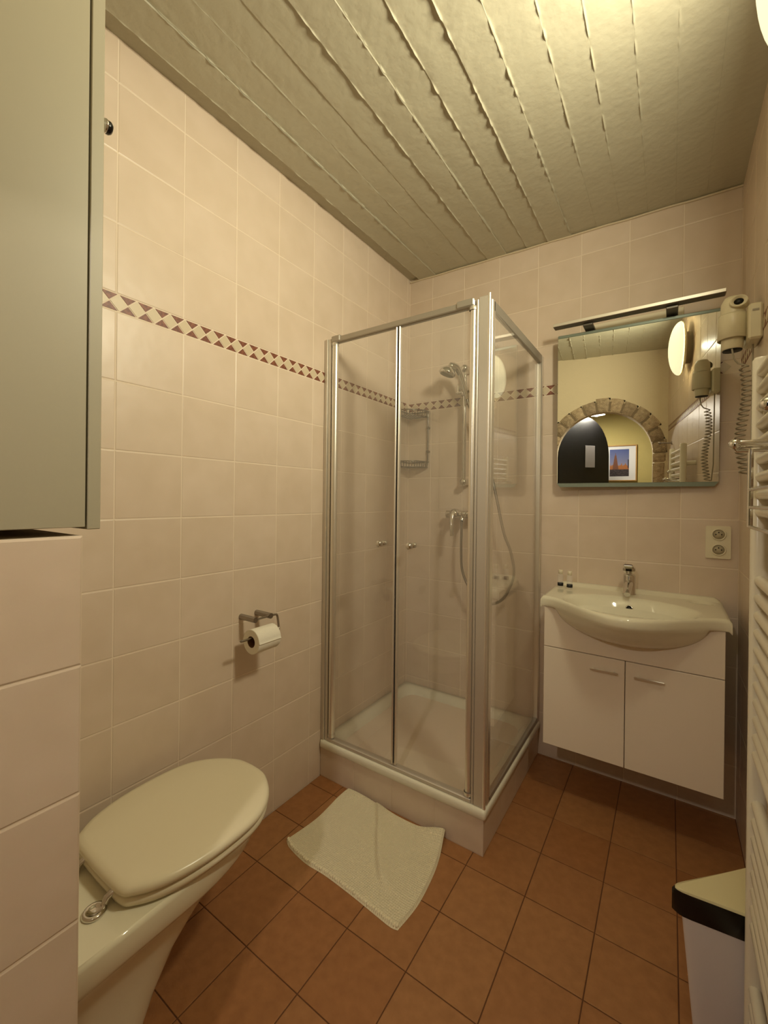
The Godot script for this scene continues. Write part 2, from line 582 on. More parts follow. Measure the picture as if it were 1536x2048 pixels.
	# the room beyond the arch
	struct("wall_hall", box3(Vector3(-0.9, -0.05, 3.7), Vector3(2.4, 2.6, 3.8)), M.yellow_paint)
	struct("wall_hall_left", box3(Vector3(-1.0, -0.05, ZN + 0.2), Vector3(-0.9, 2.6, 3.8)), M.yellow_paint)
	struct("wall_hall_right", box3(Vector3(2.4, -0.05, ZN + 0.2), Vector3(2.5, 2.6, 3.8)), M.yellow_paint)
	struct("wall_hall_front_left", box3(Vector3(-1.0, -0.05, ZN + 0.1), Vector3(-0.1, 2.6, ZN + 0.2)), M.yellow_paint)
	struct("wall_hall_front_right", box3(Vector3(RX + 0.1, -0.05, ZN + 0.1), Vector3(2.5, 2.6, ZN + 0.2)), M.yellow_paint)
	struct("floor_hall", box3(Vector3(-1.0, -0.1, ZN + 0.22), Vector3(2.5, 0.0, 3.8)), M.terracotta0)
	struct("ceiling_hall", box3(Vector3(-1.0, 2.36, ZN + 0.2), Vector3(2.5, 2.5, 3.8)), M.plaster)

func stone(parent: Node, f: Callable, n: FastNoiseLite, id: int) -> void:
	var st := mb(true)
	var g := []
	var N := 6
	for i in N + 1:
		var row := []
		for j in N + 1:
			var q: Vector2 = f.call(i / float(N), j / float(N))
			var edge := minf(minf(i, N - i), minf(j, N - j))
			var h: float = [0.002, 0.016, 0.021, 0.022][int(edge)]
			var w := n.get_noise_3d(q.x, q.y, id * 3.0)
			if edge > 0: h += 0.006 * w
			else: q += Vector2(w, n.get_noise_3d(q.y, q.x, id * 5.0)) * 0.004
			row.append(Vector3(q.x, q.y, ZN - h + 0.002))
		g.append(row)
	var a: Vector3 = g[1][0] - g[0][0]
	var b: Vector3 = g[0][1] - g[0][0]
	grid(st, g, a.cross(b).z > 0.0)
	obj("stone", st, M["stone%d" % (id % 3)], parent)

# ------------------------------------------------------------------ shower
func build_shower() -> void:
	var X := 0.795
	var Z := 0.775
	var t := thing("shower_tray", "white square shower tray on a cream tiled plinth in the back left corner", "shower tray", Vector3(0, 0, 0))
	var tr := mb(true)
	# dish: rings from the outside down, over the rim, into the basin
	var ring := func(x0: float, z0: float, x1: float, z1: float, r: float, y: float) -> Array:
		var o := []
		for q in rounded(Vector2(x0, -z1), Vector2(x1, -z0), r, 6): o.append(Vector3(q.x, y, -q.y))
		return o
	var rings := [ring.call(0.002, 0.002, X - 0.004, Z - 0.004, 0.008, 0.135), ring.call(0.002, 0.002, X, Z, 0.012, 0.141), ring.call(0.002, 0.002, X, Z, 0.012, 0.158),
		ring.call(0.002, 0.002, X - 0.003, Z - 0.003, 0.012, 0.166), ring.call(0.003, 0.003, X - 0.01, Z - 0.01, 0.012, 0.169), ring.call(0.03, 0.03, X - 0.05, Z - 0.05, 0.05, 0.169),
		ring.call(0.045, 0.045, X - 0.062, Z - 0.062, 0.06, 0.163), ring.call(0.06, 0.06, X - 0.075, Z - 0.075, 0.07, 0.14), ring.call(0.075, 0.075, X - 0.09, Z - 0.09, 0.08, 0.105),
		ring.call(0.11, 0.11, X - 0.12, Z - 0.12, 0.09, 0.092), ring.call(0.25, 0.25, X - 0.26, Z - 0.26, 0.09, 0.088)]
	loft(tr, rings, true, true)
	obj("basin", tr, M.acrylic, t)
	var dr := mb(true)
	lathe(dr, [Vector2(0.045, 0.0), Vector2(0.045, 0.003), Vector2(0.03, 0.006), Vector2(0, 0.007)], Transform3D(Basis.IDENTITY, Vector3(0.62, 0.0885, 0.2)), 24)
	obj("drain_cover", dr, M.chrome, t)
	var pb := box3(Vector3(0.004, 0.0, 0.004), Vector3(X - 0.0115, 0.136, Z - 0.0115))
	obj("plinth", pb, M.grout, t)
	for k in 4:
		var w := (X - 0.01) / 4.0
		put("skirt_tile", tile_mesh(snappedf(w - 0.0014, 0.0005), 0.1325), M["tile%d" % (k % 3)], t, Transform3D(Basis.IDENTITY, Vector3(0.001 + w * (k + 0.5), 0.0685, Z - 0.01)))
		var w2 := (Z - 0.01) / 4.0
		put("skirt_tile", tile_mesh(snappedf(w2 - 0.0014, 0.0005), 0.1325), M["tile%d" % ((k + 1) % 3)], t, Transform3D(Basis(Vector3(0, 0, -1), Vector3.UP, Vector3(1, 0, 0)), Vector3(X - 0.01, 0.0685, 0.001 + w2 * (k + 0.5))))

	var s := thing("shower_enclosure", "glass shower enclosure with brushed aluminium frame and two hinged front doors", "shower")
	var y0 := 0.169
	var y1 := 2.008
	# wall profiles
	var wp := mb()
	bx(wp, Vector3(0.0095, (y0 + y1) / 2, 0.748), Vector3(0.017, y1 - y0, 0.034), 0.002)
	obj("wall_profile", wp, M.aluminium, s)
	wp = mb()
	bx(wp, Vector3(0.0195, (y0 + y1) / 2, 0.752), Vector3(0.003, y1 - y0, 0.032), 0.001)
	obj("profile_lip", wp, M.alu_bright, s)
	wp = mb()
	bx(wp, Vector3(0.030, (y0 + y1) / 2, 0.747), Vector3(0.017, y1 - y0, 0.028), 0.002)
	obj("hinge_profile", wp, M.aluminium, s)
	wp = mb()
	tube(wp, [Vector3(0.056, y0 + 0.02, 0.752), Vector3(0.056, y1 - 0.03, 0.752)], 0.0145, 20)
	obj("hinge_stile", wp, M.alu_bright, s)
	wp = mb()
	tube(wp, [Vector3(0.721, y0 + 0.02, 0.752), Vector3(0.721, y1 - 0.03, 0.752)], 0.0125, 20)
	obj("hinge_stile", wp, M.alu_bright, s)
	for k in 2:
		for e in 2:
			var cp := mb(true)
			lathe(cp, [Vector2(0.016, 0), Vector2(0.016, 0.012), Vector2(0.012, 0.016), Vector2(0, 0.016)], Transform3D(Basis.IDENTITY if e == 1 else Basis.from_euler(Vector3(PI, 0, 0)), Vector3(0.056 if k == 0 else 0.721, y1 - 0.034 if e == 1 else y0 + 0.036, 0.752)), 18)
			obj("hinge_cap", cp, M.alu_bright, s)
	wp = mb()
	bx(wp, Vector3(0.739, (y0 + y1) / 2, 0.748), Vector3(0.009, y1 - y0, 0.028), 0.002)
	obj("profile_lip", wp, M.aluminium, s)
	# corner post
	wp = mb()
	bx(wp, Vector3(0.7645, (y0 + y1 + 0.006) / 2, 0.742), Vector3(0.040, y1 - y0 + 0.006, 0.042), 0.003)
	obj("corner_post", wp, M.aluminium, s)
	wp = mb()
	tube(wp, [Vector3(0.7835, y0, 0.758), Vector3(0.7835, y1 + 0.012, 0.758)], 0.0062, 14)
	obj("corner_bead", wp, M.alu_bright, s)
	wp = mb()
	bx(wp, Vector3(0.7825, (y0 + y1) / 2, 0.723), Vector3(0.011, y1 - y0, 0.028), 0.002)
	obj("side_stile", wp, M.alu_bright, s)
	# rails
	wp = mb()
	bx(wp, Vector3(0.384, 1.999, 0.748), Vector3(0.69, 0.024, 0.030), 0.003)
	obj("top_rail", wp, M.alu_mid, s)
	for x in [0.066, 0.692]:
		wp = mb()
		bx(wp, Vector3(x, 2.003, 0.749), Vector3(0.07 if x > 0.3 else 0.05, 0.028, 0.036), 0.004)
		obj("hinge_housing", wp, M.alu_mid, s)
	wp = mb()
	bx(wp, Vector3(0.384, 0.177, 0.748), Vector3(0.70, 0.016, 0.030), 0.003)
	obj("bottom_rail", wp, M.aluminium, s)
	wp = mb()
	bx(wp, Vector3(0.7785, 1.990, 0.37), Vector3(0.019, 0.042, 0.70), 0.003)
	obj("top_rail", wp, M.alu_mid, s)
	wp = mb()
	bx(wp, Vector3(0.7785, 0.180, 0.37), Vector3(0.019, 0.022, 0.70), 0.003)
	obj("bottom_rail", wp, M.alu_mid, s)
	wp = mb()
	bx(wp, Vector3(0.7785, (y0 + y1) / 2, 0.009), Vector3(0.020, y1 - y0, 0.014), 0.002)
	obj("wall_profile", wp, M.aluminium, s)
	wp = mb()
	bx(wp, Vector3(0.7785, (y0 + y1) / 2, 0.026), Vector3(0.022, y1 - y0, 0.016), 0.003)
	obj("wall_profile", wp, M.alu_bright, s)
	# doors
	for k in 2:
		var xa := 0.068 if k == 0 else 0.407
		var xb := 0.383 if k == 0 else 0.710
		var gp := mb()
		bx(gp, Vector3((xa + xb) / 2, (0.186 + 1.984) / 2, 0.752), Vector3(xb - xa, 1.984 - 0.186, 0.005))
		var door := obj("door_pane", gp, M.glass, s)
		var ss := mb()
		bx(ss, Vector3(0.3895 if k == 0 else 0.4045, (0.19 + 1.986) / 2, 0.753), Vector3(0.008, 1.796, 0.016), 0.0025)
		obj("closing_strip", ss, M.alu_bright, door)
		var kn := mb(true)
		var kx := 0.330 if k == 0 else 0.474
		lathe(kn, [Vector2(0.0, 0), Vector2(0.011, 0), Vector2(0.011, 0.007), Vector2(0.007, 0.009), Vector2(0.007, 0.015), Vector2(0.013, 0.018), Vector2(0.013, 0.034), Vector2(0.010, 0.037), Vector2(0, 0.037)], Transform3D(Basis.from_euler(Vector3(PI / 2, 0, 0)), Vector3(kx, 1.093, 0.7545)), 20, 1, 1)
		obj("knob", kn, M.chrome, door)
		kn = mb(true)
		lathe(kn, [Vector2(0.0, 0), Vector2(0.011, 0), Vector2(0.011, 0.012), Vector2(0.009, 0.015), Vector2(0, 0.015)], Transform3D(Basis.from_euler(Vector3(-PI / 2, 0, 0)), Vector3(kx, 1.093, 0.7495)), 20)
		obj("knob", kn, M.chrome, door)
	wp = mb()
	bx(wp, Vector3(0.397, (0.19 + 1.986) / 2, 0.750), Vector3(0.0055, 1.796, 0.006), 0.001)
	obj("seal", wp, M.rubber, s)
	wp = mb()
	bx(wp, Vector3(0.7800, (0.19 + 1.97) / 2, 0.371), Vector3(0.005, 1.97 - 0.19, 0.68), 0.0, Basis(Vector3.UP, 0.019))
	obj("side_pane", wp, M.glass, s)
	wp = mb()
	bx(wp, Vector3(0.0395, (y0 + y1) / 2, 0.750), Vector3(0.0025, y1 - y0 - 0.05, 0.012))
	obj("seal", wp, M.rubber, s)

	# riser rail with hand shower
	var r := thing("shower_rail", "chrome riser rail with a sliding holder on the back shower wall", "shower rail")
	var st := mb()
	tube(st, [Vector3(0.388, 1.372, 0.055), Vector3(0.388, 2.01, 0.055)], 0.0105, 18)
	obj("rail", st, M.chrome, r)
	for y in [1.378, 2.0]:
		st = mb(true)
		lathe(st, [Vector2(0.019, 0.0), Vector2(0.019, 0.045), Vector2(0.021, 0.055), Vector2(0.02, 0.068), Vector2(0.013, 0.076), Vector2(0, 0.078)], Transform3D(Basis.from_euler(Vector3(PI / 2, 0, 0)), Vector3(0.388, y, 0.0)), 20)
		obj("wall_mount", st, M.chrome, r)
	st = mb()
	lathe(st, [Vector2(0.0, -0.022), Vector2(0.018, -0.022), Vector2(0.02, -0.018), Vector2(0.02, 0.02), Vector2(0.017, 0.024), Vector2(0, 0.024)], Transform3D(Basis.IDENTITY, Vector3(0.388, 1.872, 0.055)), 20)
	tube(st, [Vector3(0.34, 1.872, 0.058), Vector3(0.43, 1.872, 0.058)], 0.009, 12)
	tube(st, [Vector3(0.352, 1.866, 0.058), Vector3(0.352, 1.91, 0.058)], 0.009, 12)
	tube(st, [Vector3(0.388, 1.88, 0.06), Vector3(0.40, 1.89, 0.10)], 0.017, 14)
	obj("slider", st, M.chrome, r)
	var hs := thing("hand_shower", "chrome hand shower hooked at the top of the riser rail", "shower head")
	st = mb(true)
	tube(st, smooth_path([Vector3(0.415, 1.825, 0.085), Vector3(0.405, 1.88, 0.10), Vector3(0.392, 1.94, 0.115), Vector3(0.375, 1.985, 0.135), Vector3(0.345, 1.99, 0.165)], 6), [0.011, 0.011, 0.0115, 0.012, 0.0125, 0.013, 0.013, 0.0135, 0.0135, 0.014, 0.0145, 0.015, 0.0155, 0.016, 0.0165, 0.017, 0.0175, 0.018, 0.019, 0.02, 0.021, 0.022, 0.022, 0.022, 0.018], 16)
	obj("handle", st, M.chrome, hs)
	st = mb(true)
	var hb := Basis(Vector3(0.9, -0.25, 0.3).normalized(), Vector3(0.28, 0.93, -0.15).normalized(), Vector3.ZERO)
	hb.z = hb.x.cross(hb.y).normalized()
	hb.y = hb.z.cross(hb.x).normalized()
	lathe(st, [Vector2(0.0, -0.02), Vector2(0.04, -0.02), Vector2(0.046, -0.014), Vector2(0.044, -0.004), Vector2(0.034, 0.012), Vector2(0.018, 0.024), Vector2(0, 0.028)], Transform3D(hb, Vector3(0.338, 1.965, 0.165)), 26)
	obj("spray_head", st, M.chrome, hs)
	st = mb(true)
	lathe(st, [Vector2(0.0, -0.0215), Vector2(0.036, -0.0215), Vector2(0.036, -0.019), Vector2(0, -0.019)], Transform3D(hb, Vector3(0.338, 1.965, 0.165)), 26)
	obj("spray_face", st, M.dryer_grey, hs)
	# hose
	st = mb()
	var hp := smooth_path([Vector3(0.392, 1.165, 0.085), Vector3(0.393, 1.08, 0.09), Vector3(0.394, 0.98, 0.092), Vector3(0.402, 0.90, 0.094), Vector3(0.435, 0.825, 0.096), Vector3(0.49, 0.765, 0.10), Vector3(0.56, 0.742, 0.10), Vector3(0.625, 0.775, 0.10), Vector3(0.664, 0.845, 0.10), Vector3(0.683, 0.92, 0.10), Vector3(0.665, 1.02, 0.10), Vector3(0.627, 1.12, 0.10), Vector3(0.582, 1.32, 0.10), Vector3(0.53, 1.52, 0.095), Vector3(0.47, 1.70, 0.09), Vector3(0.425, 1.79, 0.085), Vector3(0.415, 1.825, 0.085)], 26)
	var rr := []
	for i in hp.size(): rr.append(0.0068 + 0.0009 * (1.0 if i % 2 == 0 else -1.0))
	tube(st, hp, rr, 10)
	var ho := obj("shower_hose", st, M.steel, self)
	ho.set_meta("label", "ribbed metal hose looping from the shower mixer to the hand shower"); ho.set_meta("category", "hose")
	# mixer
	var mx := thing("shower_mixer", "chrome single lever mixer tap on the back wall of the shower", "tap")
	st = mb()
	tube(st, [Vector3(0.292, 1.20, 0.062), Vector3(0.45, 1.20, 0.062)], 0.021, 20)
	for x in [0.31, 0.432]: tube(st, [Vector3(x, 1.20, 0.001), Vector3(x, 1.20, 0.05)], [0.03, 0.016], 18)
	obj("body", st, M.chrome, mx)
	st = mb(true)
	lathe(st, [Vector2(0.0, -0.03), Vector2(0.024, -0.03), Vector2(0.027, -0.02), Vector2(0.026, 0.015), Vector2(0.018, 0.026), Vector2(0, 0.028)], Transform3D(Basis.from_euler(Vector3(PI / 2, 0, 0)), Vector3(0.345, 1.203, 0.075)), 22)
	tube(st, [Vector3(0.345, 1.198, 0.105), Vector3(0.350, 1.16, 0.125), Vector3(0.355, 1.085, 0.13)], [0.017, 0.014, 0.009], 14)
	obj("lever", st, M.chrome, mx)
	st = mb(true)
	tube(st, [Vector3(0.392, 1.19, 0.07), Vector3(0.392, 1.165, 0.085)], [0.016, 0.012], 14)
	ball(st, Vector3(0.405, 1.203, 0.088), 0.017)
	obj("outlet", st, M.chrome, mx)
	# corner caddy
	var cd := thing("shower_caddy", "two tier chrome wire corner caddy in the shower", "shower caddy")
	for tier in 2:
		var yt := 1.800 if tier == 0 else 1.502
		st = mb()
		var R := 0.135
		for q in [[0.0, 0.0034, R], [-0.032, 0.0024, R - 0.006]]:
			var arc := []
			for k in 15:
				var a := PI / 2 * k / 14.0
				arc.append(Vector3(0.008 + q[2] * cos(a), yt + q[0], 0.008 + q[2] * sin(a)))
			tube(st, arc, q[1], 8)
			tube(st, [Vector3(0.01, yt + q[0], 0.01), arc[0]], q[1], 8)
			tube(st, [Vector3(0.01, yt + q[0], 0.01), arc[14]], q[1], 8)
		obj("rim", st, M.caddy_wire, cd)
		for k in 13:
			var a := PI / 2 * (k + 0.5) / 13.0
			st = mb()
			tube(st, [Vector3(0.008 + R * cos(a), yt, 0.008 + R * sin(a)), Vector3(0.008 + (R - 0.006) * cos(a), yt - 0.032, 0.008 + (R - 0.006) * sin(a))], 0.0021, 6)
			obj("wire", st, M.caddy_wire, cd)
		for k in 9:
			var u := 0.014 + k * 0.0145
			st = mb()
			tube(st, [Vector3(u, yt - 0.032, 0.01), Vector3(u, yt - 0.032, 0.008 + sqrt(maxf((R - 0.006) * (R - 0.006) - pow(u - 0.008, 2.0), 0.0001)))], 0.0021, 6)
			obj("wire", st, M.caddy_wire, cd)
	for sd in 2:
		st = mb()
		var f := func(a: float, y: float, d: float) -> Vector3: return Vector3(a, y, d) if sd == 0 else Vector3(d, y, a)
		tube(st, [f.call(0.139, 1.802, 0.012), f.call(0.139, 1.5, 0.012)], 0.0045, 10)
		for y in [1.703, 1.563]:
			tube(st, [f.call(0.139, y, 0.0), f.call(0.139, y, 0.016)], 0.009, 10)
		obj("upright", st, M.caddy_wire, cd)

# ------------------------------------------------------------------ vanity
func build_vanity() -> void:
	var v := thing("vanity_cabinet", "white wall hung vanity cabinet with two doors under the basin", "cabinet")
	var xa := 0.888
	var xb := 1.490
	var zf := 0.345
	obj("body", box3(Vector3(xa, 0.252, 0.001), Vector3(xb, 0.80, zf - 0.019), 0.001), M.vanity_white, v)
	obj("fascia", box3(Vector3(xa, 0.6645, zf - 0.0185), Vector3(xb, 0.832, zf), 0.0012), M.vanity_white, v)
	for k in 2:
		var x0 := xa if k == 0 else 1.1905
		var x1 := 1.1875 if k == 0 else xb
		var d := obj("door", box3(Vector3(x0, 0.250, zf - 0.0185), Vector3(x1, 0.6615, zf), 0.0012), M.vanity_white, v)
		var h := mb()
		var hx := 1.116 if k == 0 else 1.268
		bx(h, Vector3(hx, 0.611, zf + 0.014), Vector3(0.098, 0.009, 0.006), 0.002)
		for sx in [-0.036, 0.036]: tube(h, [Vector3(hx + sx, 0.611, zf), Vector3(hx + sx, 0.611, zf + 0.012)], 0.0038, 8)
		obj("handle", h, M.alu_bright, d)

	# basin
	var bs := thing("washbasin", "white ceramic washbasin with a bulging front set on the vanity", "washbasin")
	var bl := 0.872
	var br := 1.508
	var NX := 72
	var top := 0.874
	var cx := (bl + br) / 2.0
	var front := func(x: float) -> float:
		var s := absf(x - cx) / (br - bl) * 2.0
		return 0.350 + 0.195 * pow(0.5 + 0.5 * cos(PI * clampf(s / 0.95, 0.0, 1.0)), 0.8)
	var g := []
	for i in NX + 1:
		var s := float(i) / NX
		var x := lerpf(bl, br, s)
		var zf2: float = front.call(x)
		var ed := minf(x - bl, br - x)
		var rnd := 0.012 * (1.0 - sqrt(maxf(0.0, 1.0 - pow(1.0 - clampf(ed / 0.012, 0.0, 1.0), 2.0))))
		var row := []
		var belly := 0.0
		var bq := (x - cx) / 0.255
		if absf(bq) < 1.0: belly = sqrt(1.0 - bq * bq)
		# top from the back to the front lip
		var NT := 44
		for k in NT + 1:
			var t := float(k) / NT
			var z := t * (zf2 - 0.014)
			var q := Vector2((x - cx) / 0.225, (z - 0.315) / (0.178 if z > 0.315 else 0.145))
			var dd := q.length()
			var y := top - rnd
			y -= 0.125 * pow(smoothstep(0.0, 1.0, clampf((1.06 - dd) / 0.62, 0.0, 1.0)), 0.9)
			# raised ledge along the wall and shallow soap dishes
			y += 0.013 * (1.0 - smoothstep(0.02, 0.05, z)) * smoothstep(0.0, 0.03, ed)
			for sx in [-1.0, 1.0]:
				var sd := Vector2((x - (cx + sx * 0.245)) / 0.045, (z - 0.085) / 0.04).length()
				y -= 0.008 * (1.0 - smoothstep(0.55, 1.0, sd)) * (1.0 if sx > 0.0 else 0.0)
			row.append(Vector3(x, y, z))
		# rolled lip, then a sweep down and back into the belly
		for k in range(1, 7):
			var a := PI / 2 * k / 6.0
			row.append(Vector3(x, top - rnd - 0.014 + 0.014 * cos(a), zf2 - 0.014 + 0.014 * sin(a)))
		var y_lip := top - rnd - 0.030
		var yb := minf(0.836 - 0.116 * belly, y_lip - 0.004) + rnd * 0.5
		var b0 := Vector2(zf2, y_lip)
		var b1 := Vector2(zf2 - 0.004, y_lip - 0.022)
		var b2 := Vector2(lerpf(zf2, 0.343, 0.45), lerpf(y_lip, yb, 0.75))
		var b3 := Vector2(0.343, yb)
		for k in range(0, 11):
			var q2 := b0.bezier_interpolate(b1, b2, b3, k / 10.0)
			row.append(Vector3(x, q2.y, q2.x))
		row.append(Vector3(x, yb, 0.30))
		row.append(Vector3(x, 0.835, 0.28))
		row.append(Vector3(x, 0.835, 0.001))
		row.append(Vector3(x, top - rnd, 0.001))
		g.append(row)
	var st := mb(true)
	grid(st, g, true)
	for e in [0, NX]:
		fan(st, g[e], e == 0)
	obj("bowl", st, M.ceramic, bs)
	st = mb(true)
	var ob := Transform3D(Basis.from_euler(Vector3(deg_to_rad(62), 0, 0)), Vector3(cx, 0.836, 0.196))
	lathe(st, [Vector2(0.0, 0.001), Vector2(0.0105, 0.001), Vector2(0.0105, 0.002), Vector2(0, 0.002)], ob, 20)
	obj("overflow_hole", st, M.dark, bs)
	st = mb(true)
	lathe(st, [Vector2(0.0105, 0.001), Vector2(0.0135, 0.001), Vector2(0.0135, 0.003), Vector2(0.0105, 0.003)], ob, 20)
	obj("overflow_ring", st, M.chrome, bs)

	# tap
	var tp := thing("basin_tap", "short chrome mixer tap standing at the back of the basin", "tap")
	st = mb(true)
	var tx := 1.182
	lathe(st, [Vector2(0.0, 0.872), Vector2(0.027, 0.872), Vector2(0.027, 0.878), Vector2(0.024, 0.882), Vector2(0.0235, 0.955), Vector2(0.021, 0.962), Vector2(0, 0.963)], Transform3D(Basis.IDENTITY, Vector3(tx, 0, 0.085)), 24)
	obj("body", st, M.chrome, tp)
	st = mb()
	tube(st, [Vector3(tx, 0.925, 0.095), Vector3(tx, 0.915, 0.14), Vector3(tx, 0.902, 0.185), Vector3(tx, 0.893, 0.198)], [0.017, 0.015, 0.0125, 0.012], 16)
	obj("spout", st, M.chrome, tp)
	st = mb()
	bx(st, Vector3(tx, 0.985, 0.098), Vector3(0.047, 0.034, 0.056), 0.012)
	bx(st, Vector3(tx, 1.001, 0.135), Vector3(0.038, 0.012, 0.06), 0.005, Basis.from_euler(Vector3(-0.28, 0, 0)))
	obj("lever", st, M.chrome, tp)

	# toiletry bottles
	for k in 2:
		var at: Vector3 = [Vector3(0.905, 0.875, 0.115), Vector3(0.948, 0.875, 0.132)][k]
		var b := thing("toiletry_bottle", ["small clear toiletry bottle nearest the shower on the basin corner", "small clear toiletry bottle next to the other, nearer the basin tap"][k], "bottle", at, "toiletry bottles on the basin")
		st = mb(true)
		lathe(st, [Vector2(0, 0.0), Vector2(0.0115, 0.0), Vector2(0.0125, 0.003), Vector2(0.0125, 0.056), Vector2(0.010, 0.062), Vector2(0.006, 0.064), Vector2(0, 0.064)], Transform3D.IDENTITY, 20)
		obj("bottle_body", st, M.bottle, b)
		st = mb(true)
		lathe(st, [Vector2(0.0126, 0.008), Vector2(0.0129, 0.008), Vector2(0.0129, 0.022), Vector2(0.0126, 0.022)], Transform3D.IDENTITY, 20)
		obj("label_band", st, M.dark, b)
		st = mb(true)
		lathe(st, [Vector2(0, 0.064), Vector2(0.0095, 0.064), Vector2(0.0095, 0.080), Vector2(0.0085, 0.082), Vector2(0, 0.082)], Transform3D.IDENTITY, 20)
		obj("cap", st, M.socket_white, b)

	# mirror, turned a little away from the wall
	var mi := thing("mirror", "frameless rectangular mirror tilted on the wall above the basin", "mirror")
	var nz := Vector3(0.055, -0.02, 1.0).normalized()
	var ux := Vector3(1, 0, -0.055).normalized()
	var uy := nz.cross(ux).normalized()
	var B := Basis(ux, uy, nz)
	var c := Vector3(1.1815, 1.709, 0.055)
	var W := 0.617
	var H := 0.690
	st = mb()
	bx(st, Vector3(0, 0, -0.0055), Vector3(W, H, 0.010))
	obj("backing", st, M.mirror_edge, mi, Transform3D(B, c))
	st = mb()
	bx(st, Vector3(0, 0, 0), Vector3(W - 0.001, H - 0.001, 0.0008))
	obj("mirror_glass", st, M.mirror, mi, Transform3D(B, c))
	st = mb()
	prism(st, PackedVector2Array([Vector2(-W / 2 + 0.014, -H / 2 - 0.018), Vector2(W / 2 - 0.014, -H / 2 - 0.018), Vector2(W / 2, -H / 2), Vector2(-W / 2, -H / 2)]), -0.010, -0.001, Basis.IDENTITY)
	obj("bottom_trim", st, M.mirror_edge, mi, Transform3D(B, c))
	st = mb()
	bx(st, Vector3(0, H / 2 + 0.007, -0.006), Vector3(W, 0.014, 0.012), 0.002)
	obj("top_trim", st, M.mirror_edge, mi, Transform3D(B, c))
	for sx in [-0.22, 0.22]:
		for sy in [-0.25, 0.25]:
			var p: Vector3 = c + B * Vector3(sx, sy, -0.0105)
			st = mb()
			tube(st, [Vector3(p.x, p.y, 0.0), p], 0.012, 12)
			obj("standoff", st, M.steel, mi)

	# strip lamp over the mirror, switched off
	var la := thing("mirror_lamp", "slim dark strip lamp on two brackets above the mirror, switched off", "lamp")
	st = mb()
	bx(st, Vector3(1.181, 2.094, 0.125), Vector3(0.632, 0.014, 0.042), 0.003)
	obj("light_bar", st, M.alu_dark, la)
	st = mb()
	bx(st, Vector3(1.181, 2.096, 0.1475), Vector3(0.630, 0.014, 0.003), 0.001)
	obj("front_strip", st, M.alu_bright, la)
	for x in [1.010, 1.325]:
		st = mb()
		bx(st, Vector3(x, 2.080, 0.075), Vector3(0.042, 0.010, 0.10), 0.002)
		bx(st, Vector3(x, 2.070, 0.018), Vector3(0.042, 0.028, 0.03), 0.003)
		obj("bracket", st, M.alu_dark, la)
	st = mb()
	bx(st, Vector3(1.18, 2.088, 0.016), Vector3(0.375, 0.042, 0.03), 0.003)
	obj("housing", st, M.socket_white, la)

	# double socket
	var so := thing("wall_socket", "cream double power socket on the tiles right of the basin tap", "socket")
	st = mb()
	prism(st, rounded(Vector2(1.450, 1.049), Vector2(1.5325, 1.182), 0.006), 0.0, 0.010, Basis.IDENTITY)
	obj("plate", st, M.socket_white, so)
	for y in [1.148, 1.085]:
		st = mb(true)
		var xf := Transform3D(Basis.from_euler(Vector3(PI / 2, 0, 0)), Vector3(1.493, y, 0.0105))
		lathe(st, [Vector2(0.0245, -0.001), Vector2(0.0245, 0.003), Vector2(0.0225, 0.0045), Vector2(0.0205, 0.0045), Vector2(0.0195, 0.0005)], xf, 28)
		var ri := obj("socket_ring", st, M.socket_white, so)
		st = mb(true)
		lathe(st, [Vector2(0.0, 0.0), Vector2(0.0197, 0.0), Vector2(0.0197, 0.0004), Vector2(0, 0.0005)], xf, 24)
		obj("socket_well", st, M.socket_inside, ri)
		for h in [Vector3(-0.0095, 0, 0), Vector3(0.0095, 0, 0), Vector3(0, 0.008, 0)]:
			st = mb(true)
			lathe(st, [Vector2(0.0, 0), Vector2(0.0026, 0), Vector2(0.0026, 0.0012), Vector2(0, 0.0012)], Transform3D(xf.basis, xf.origin + h), 10)
			obj("pin_hole", st, M.dark, ri)

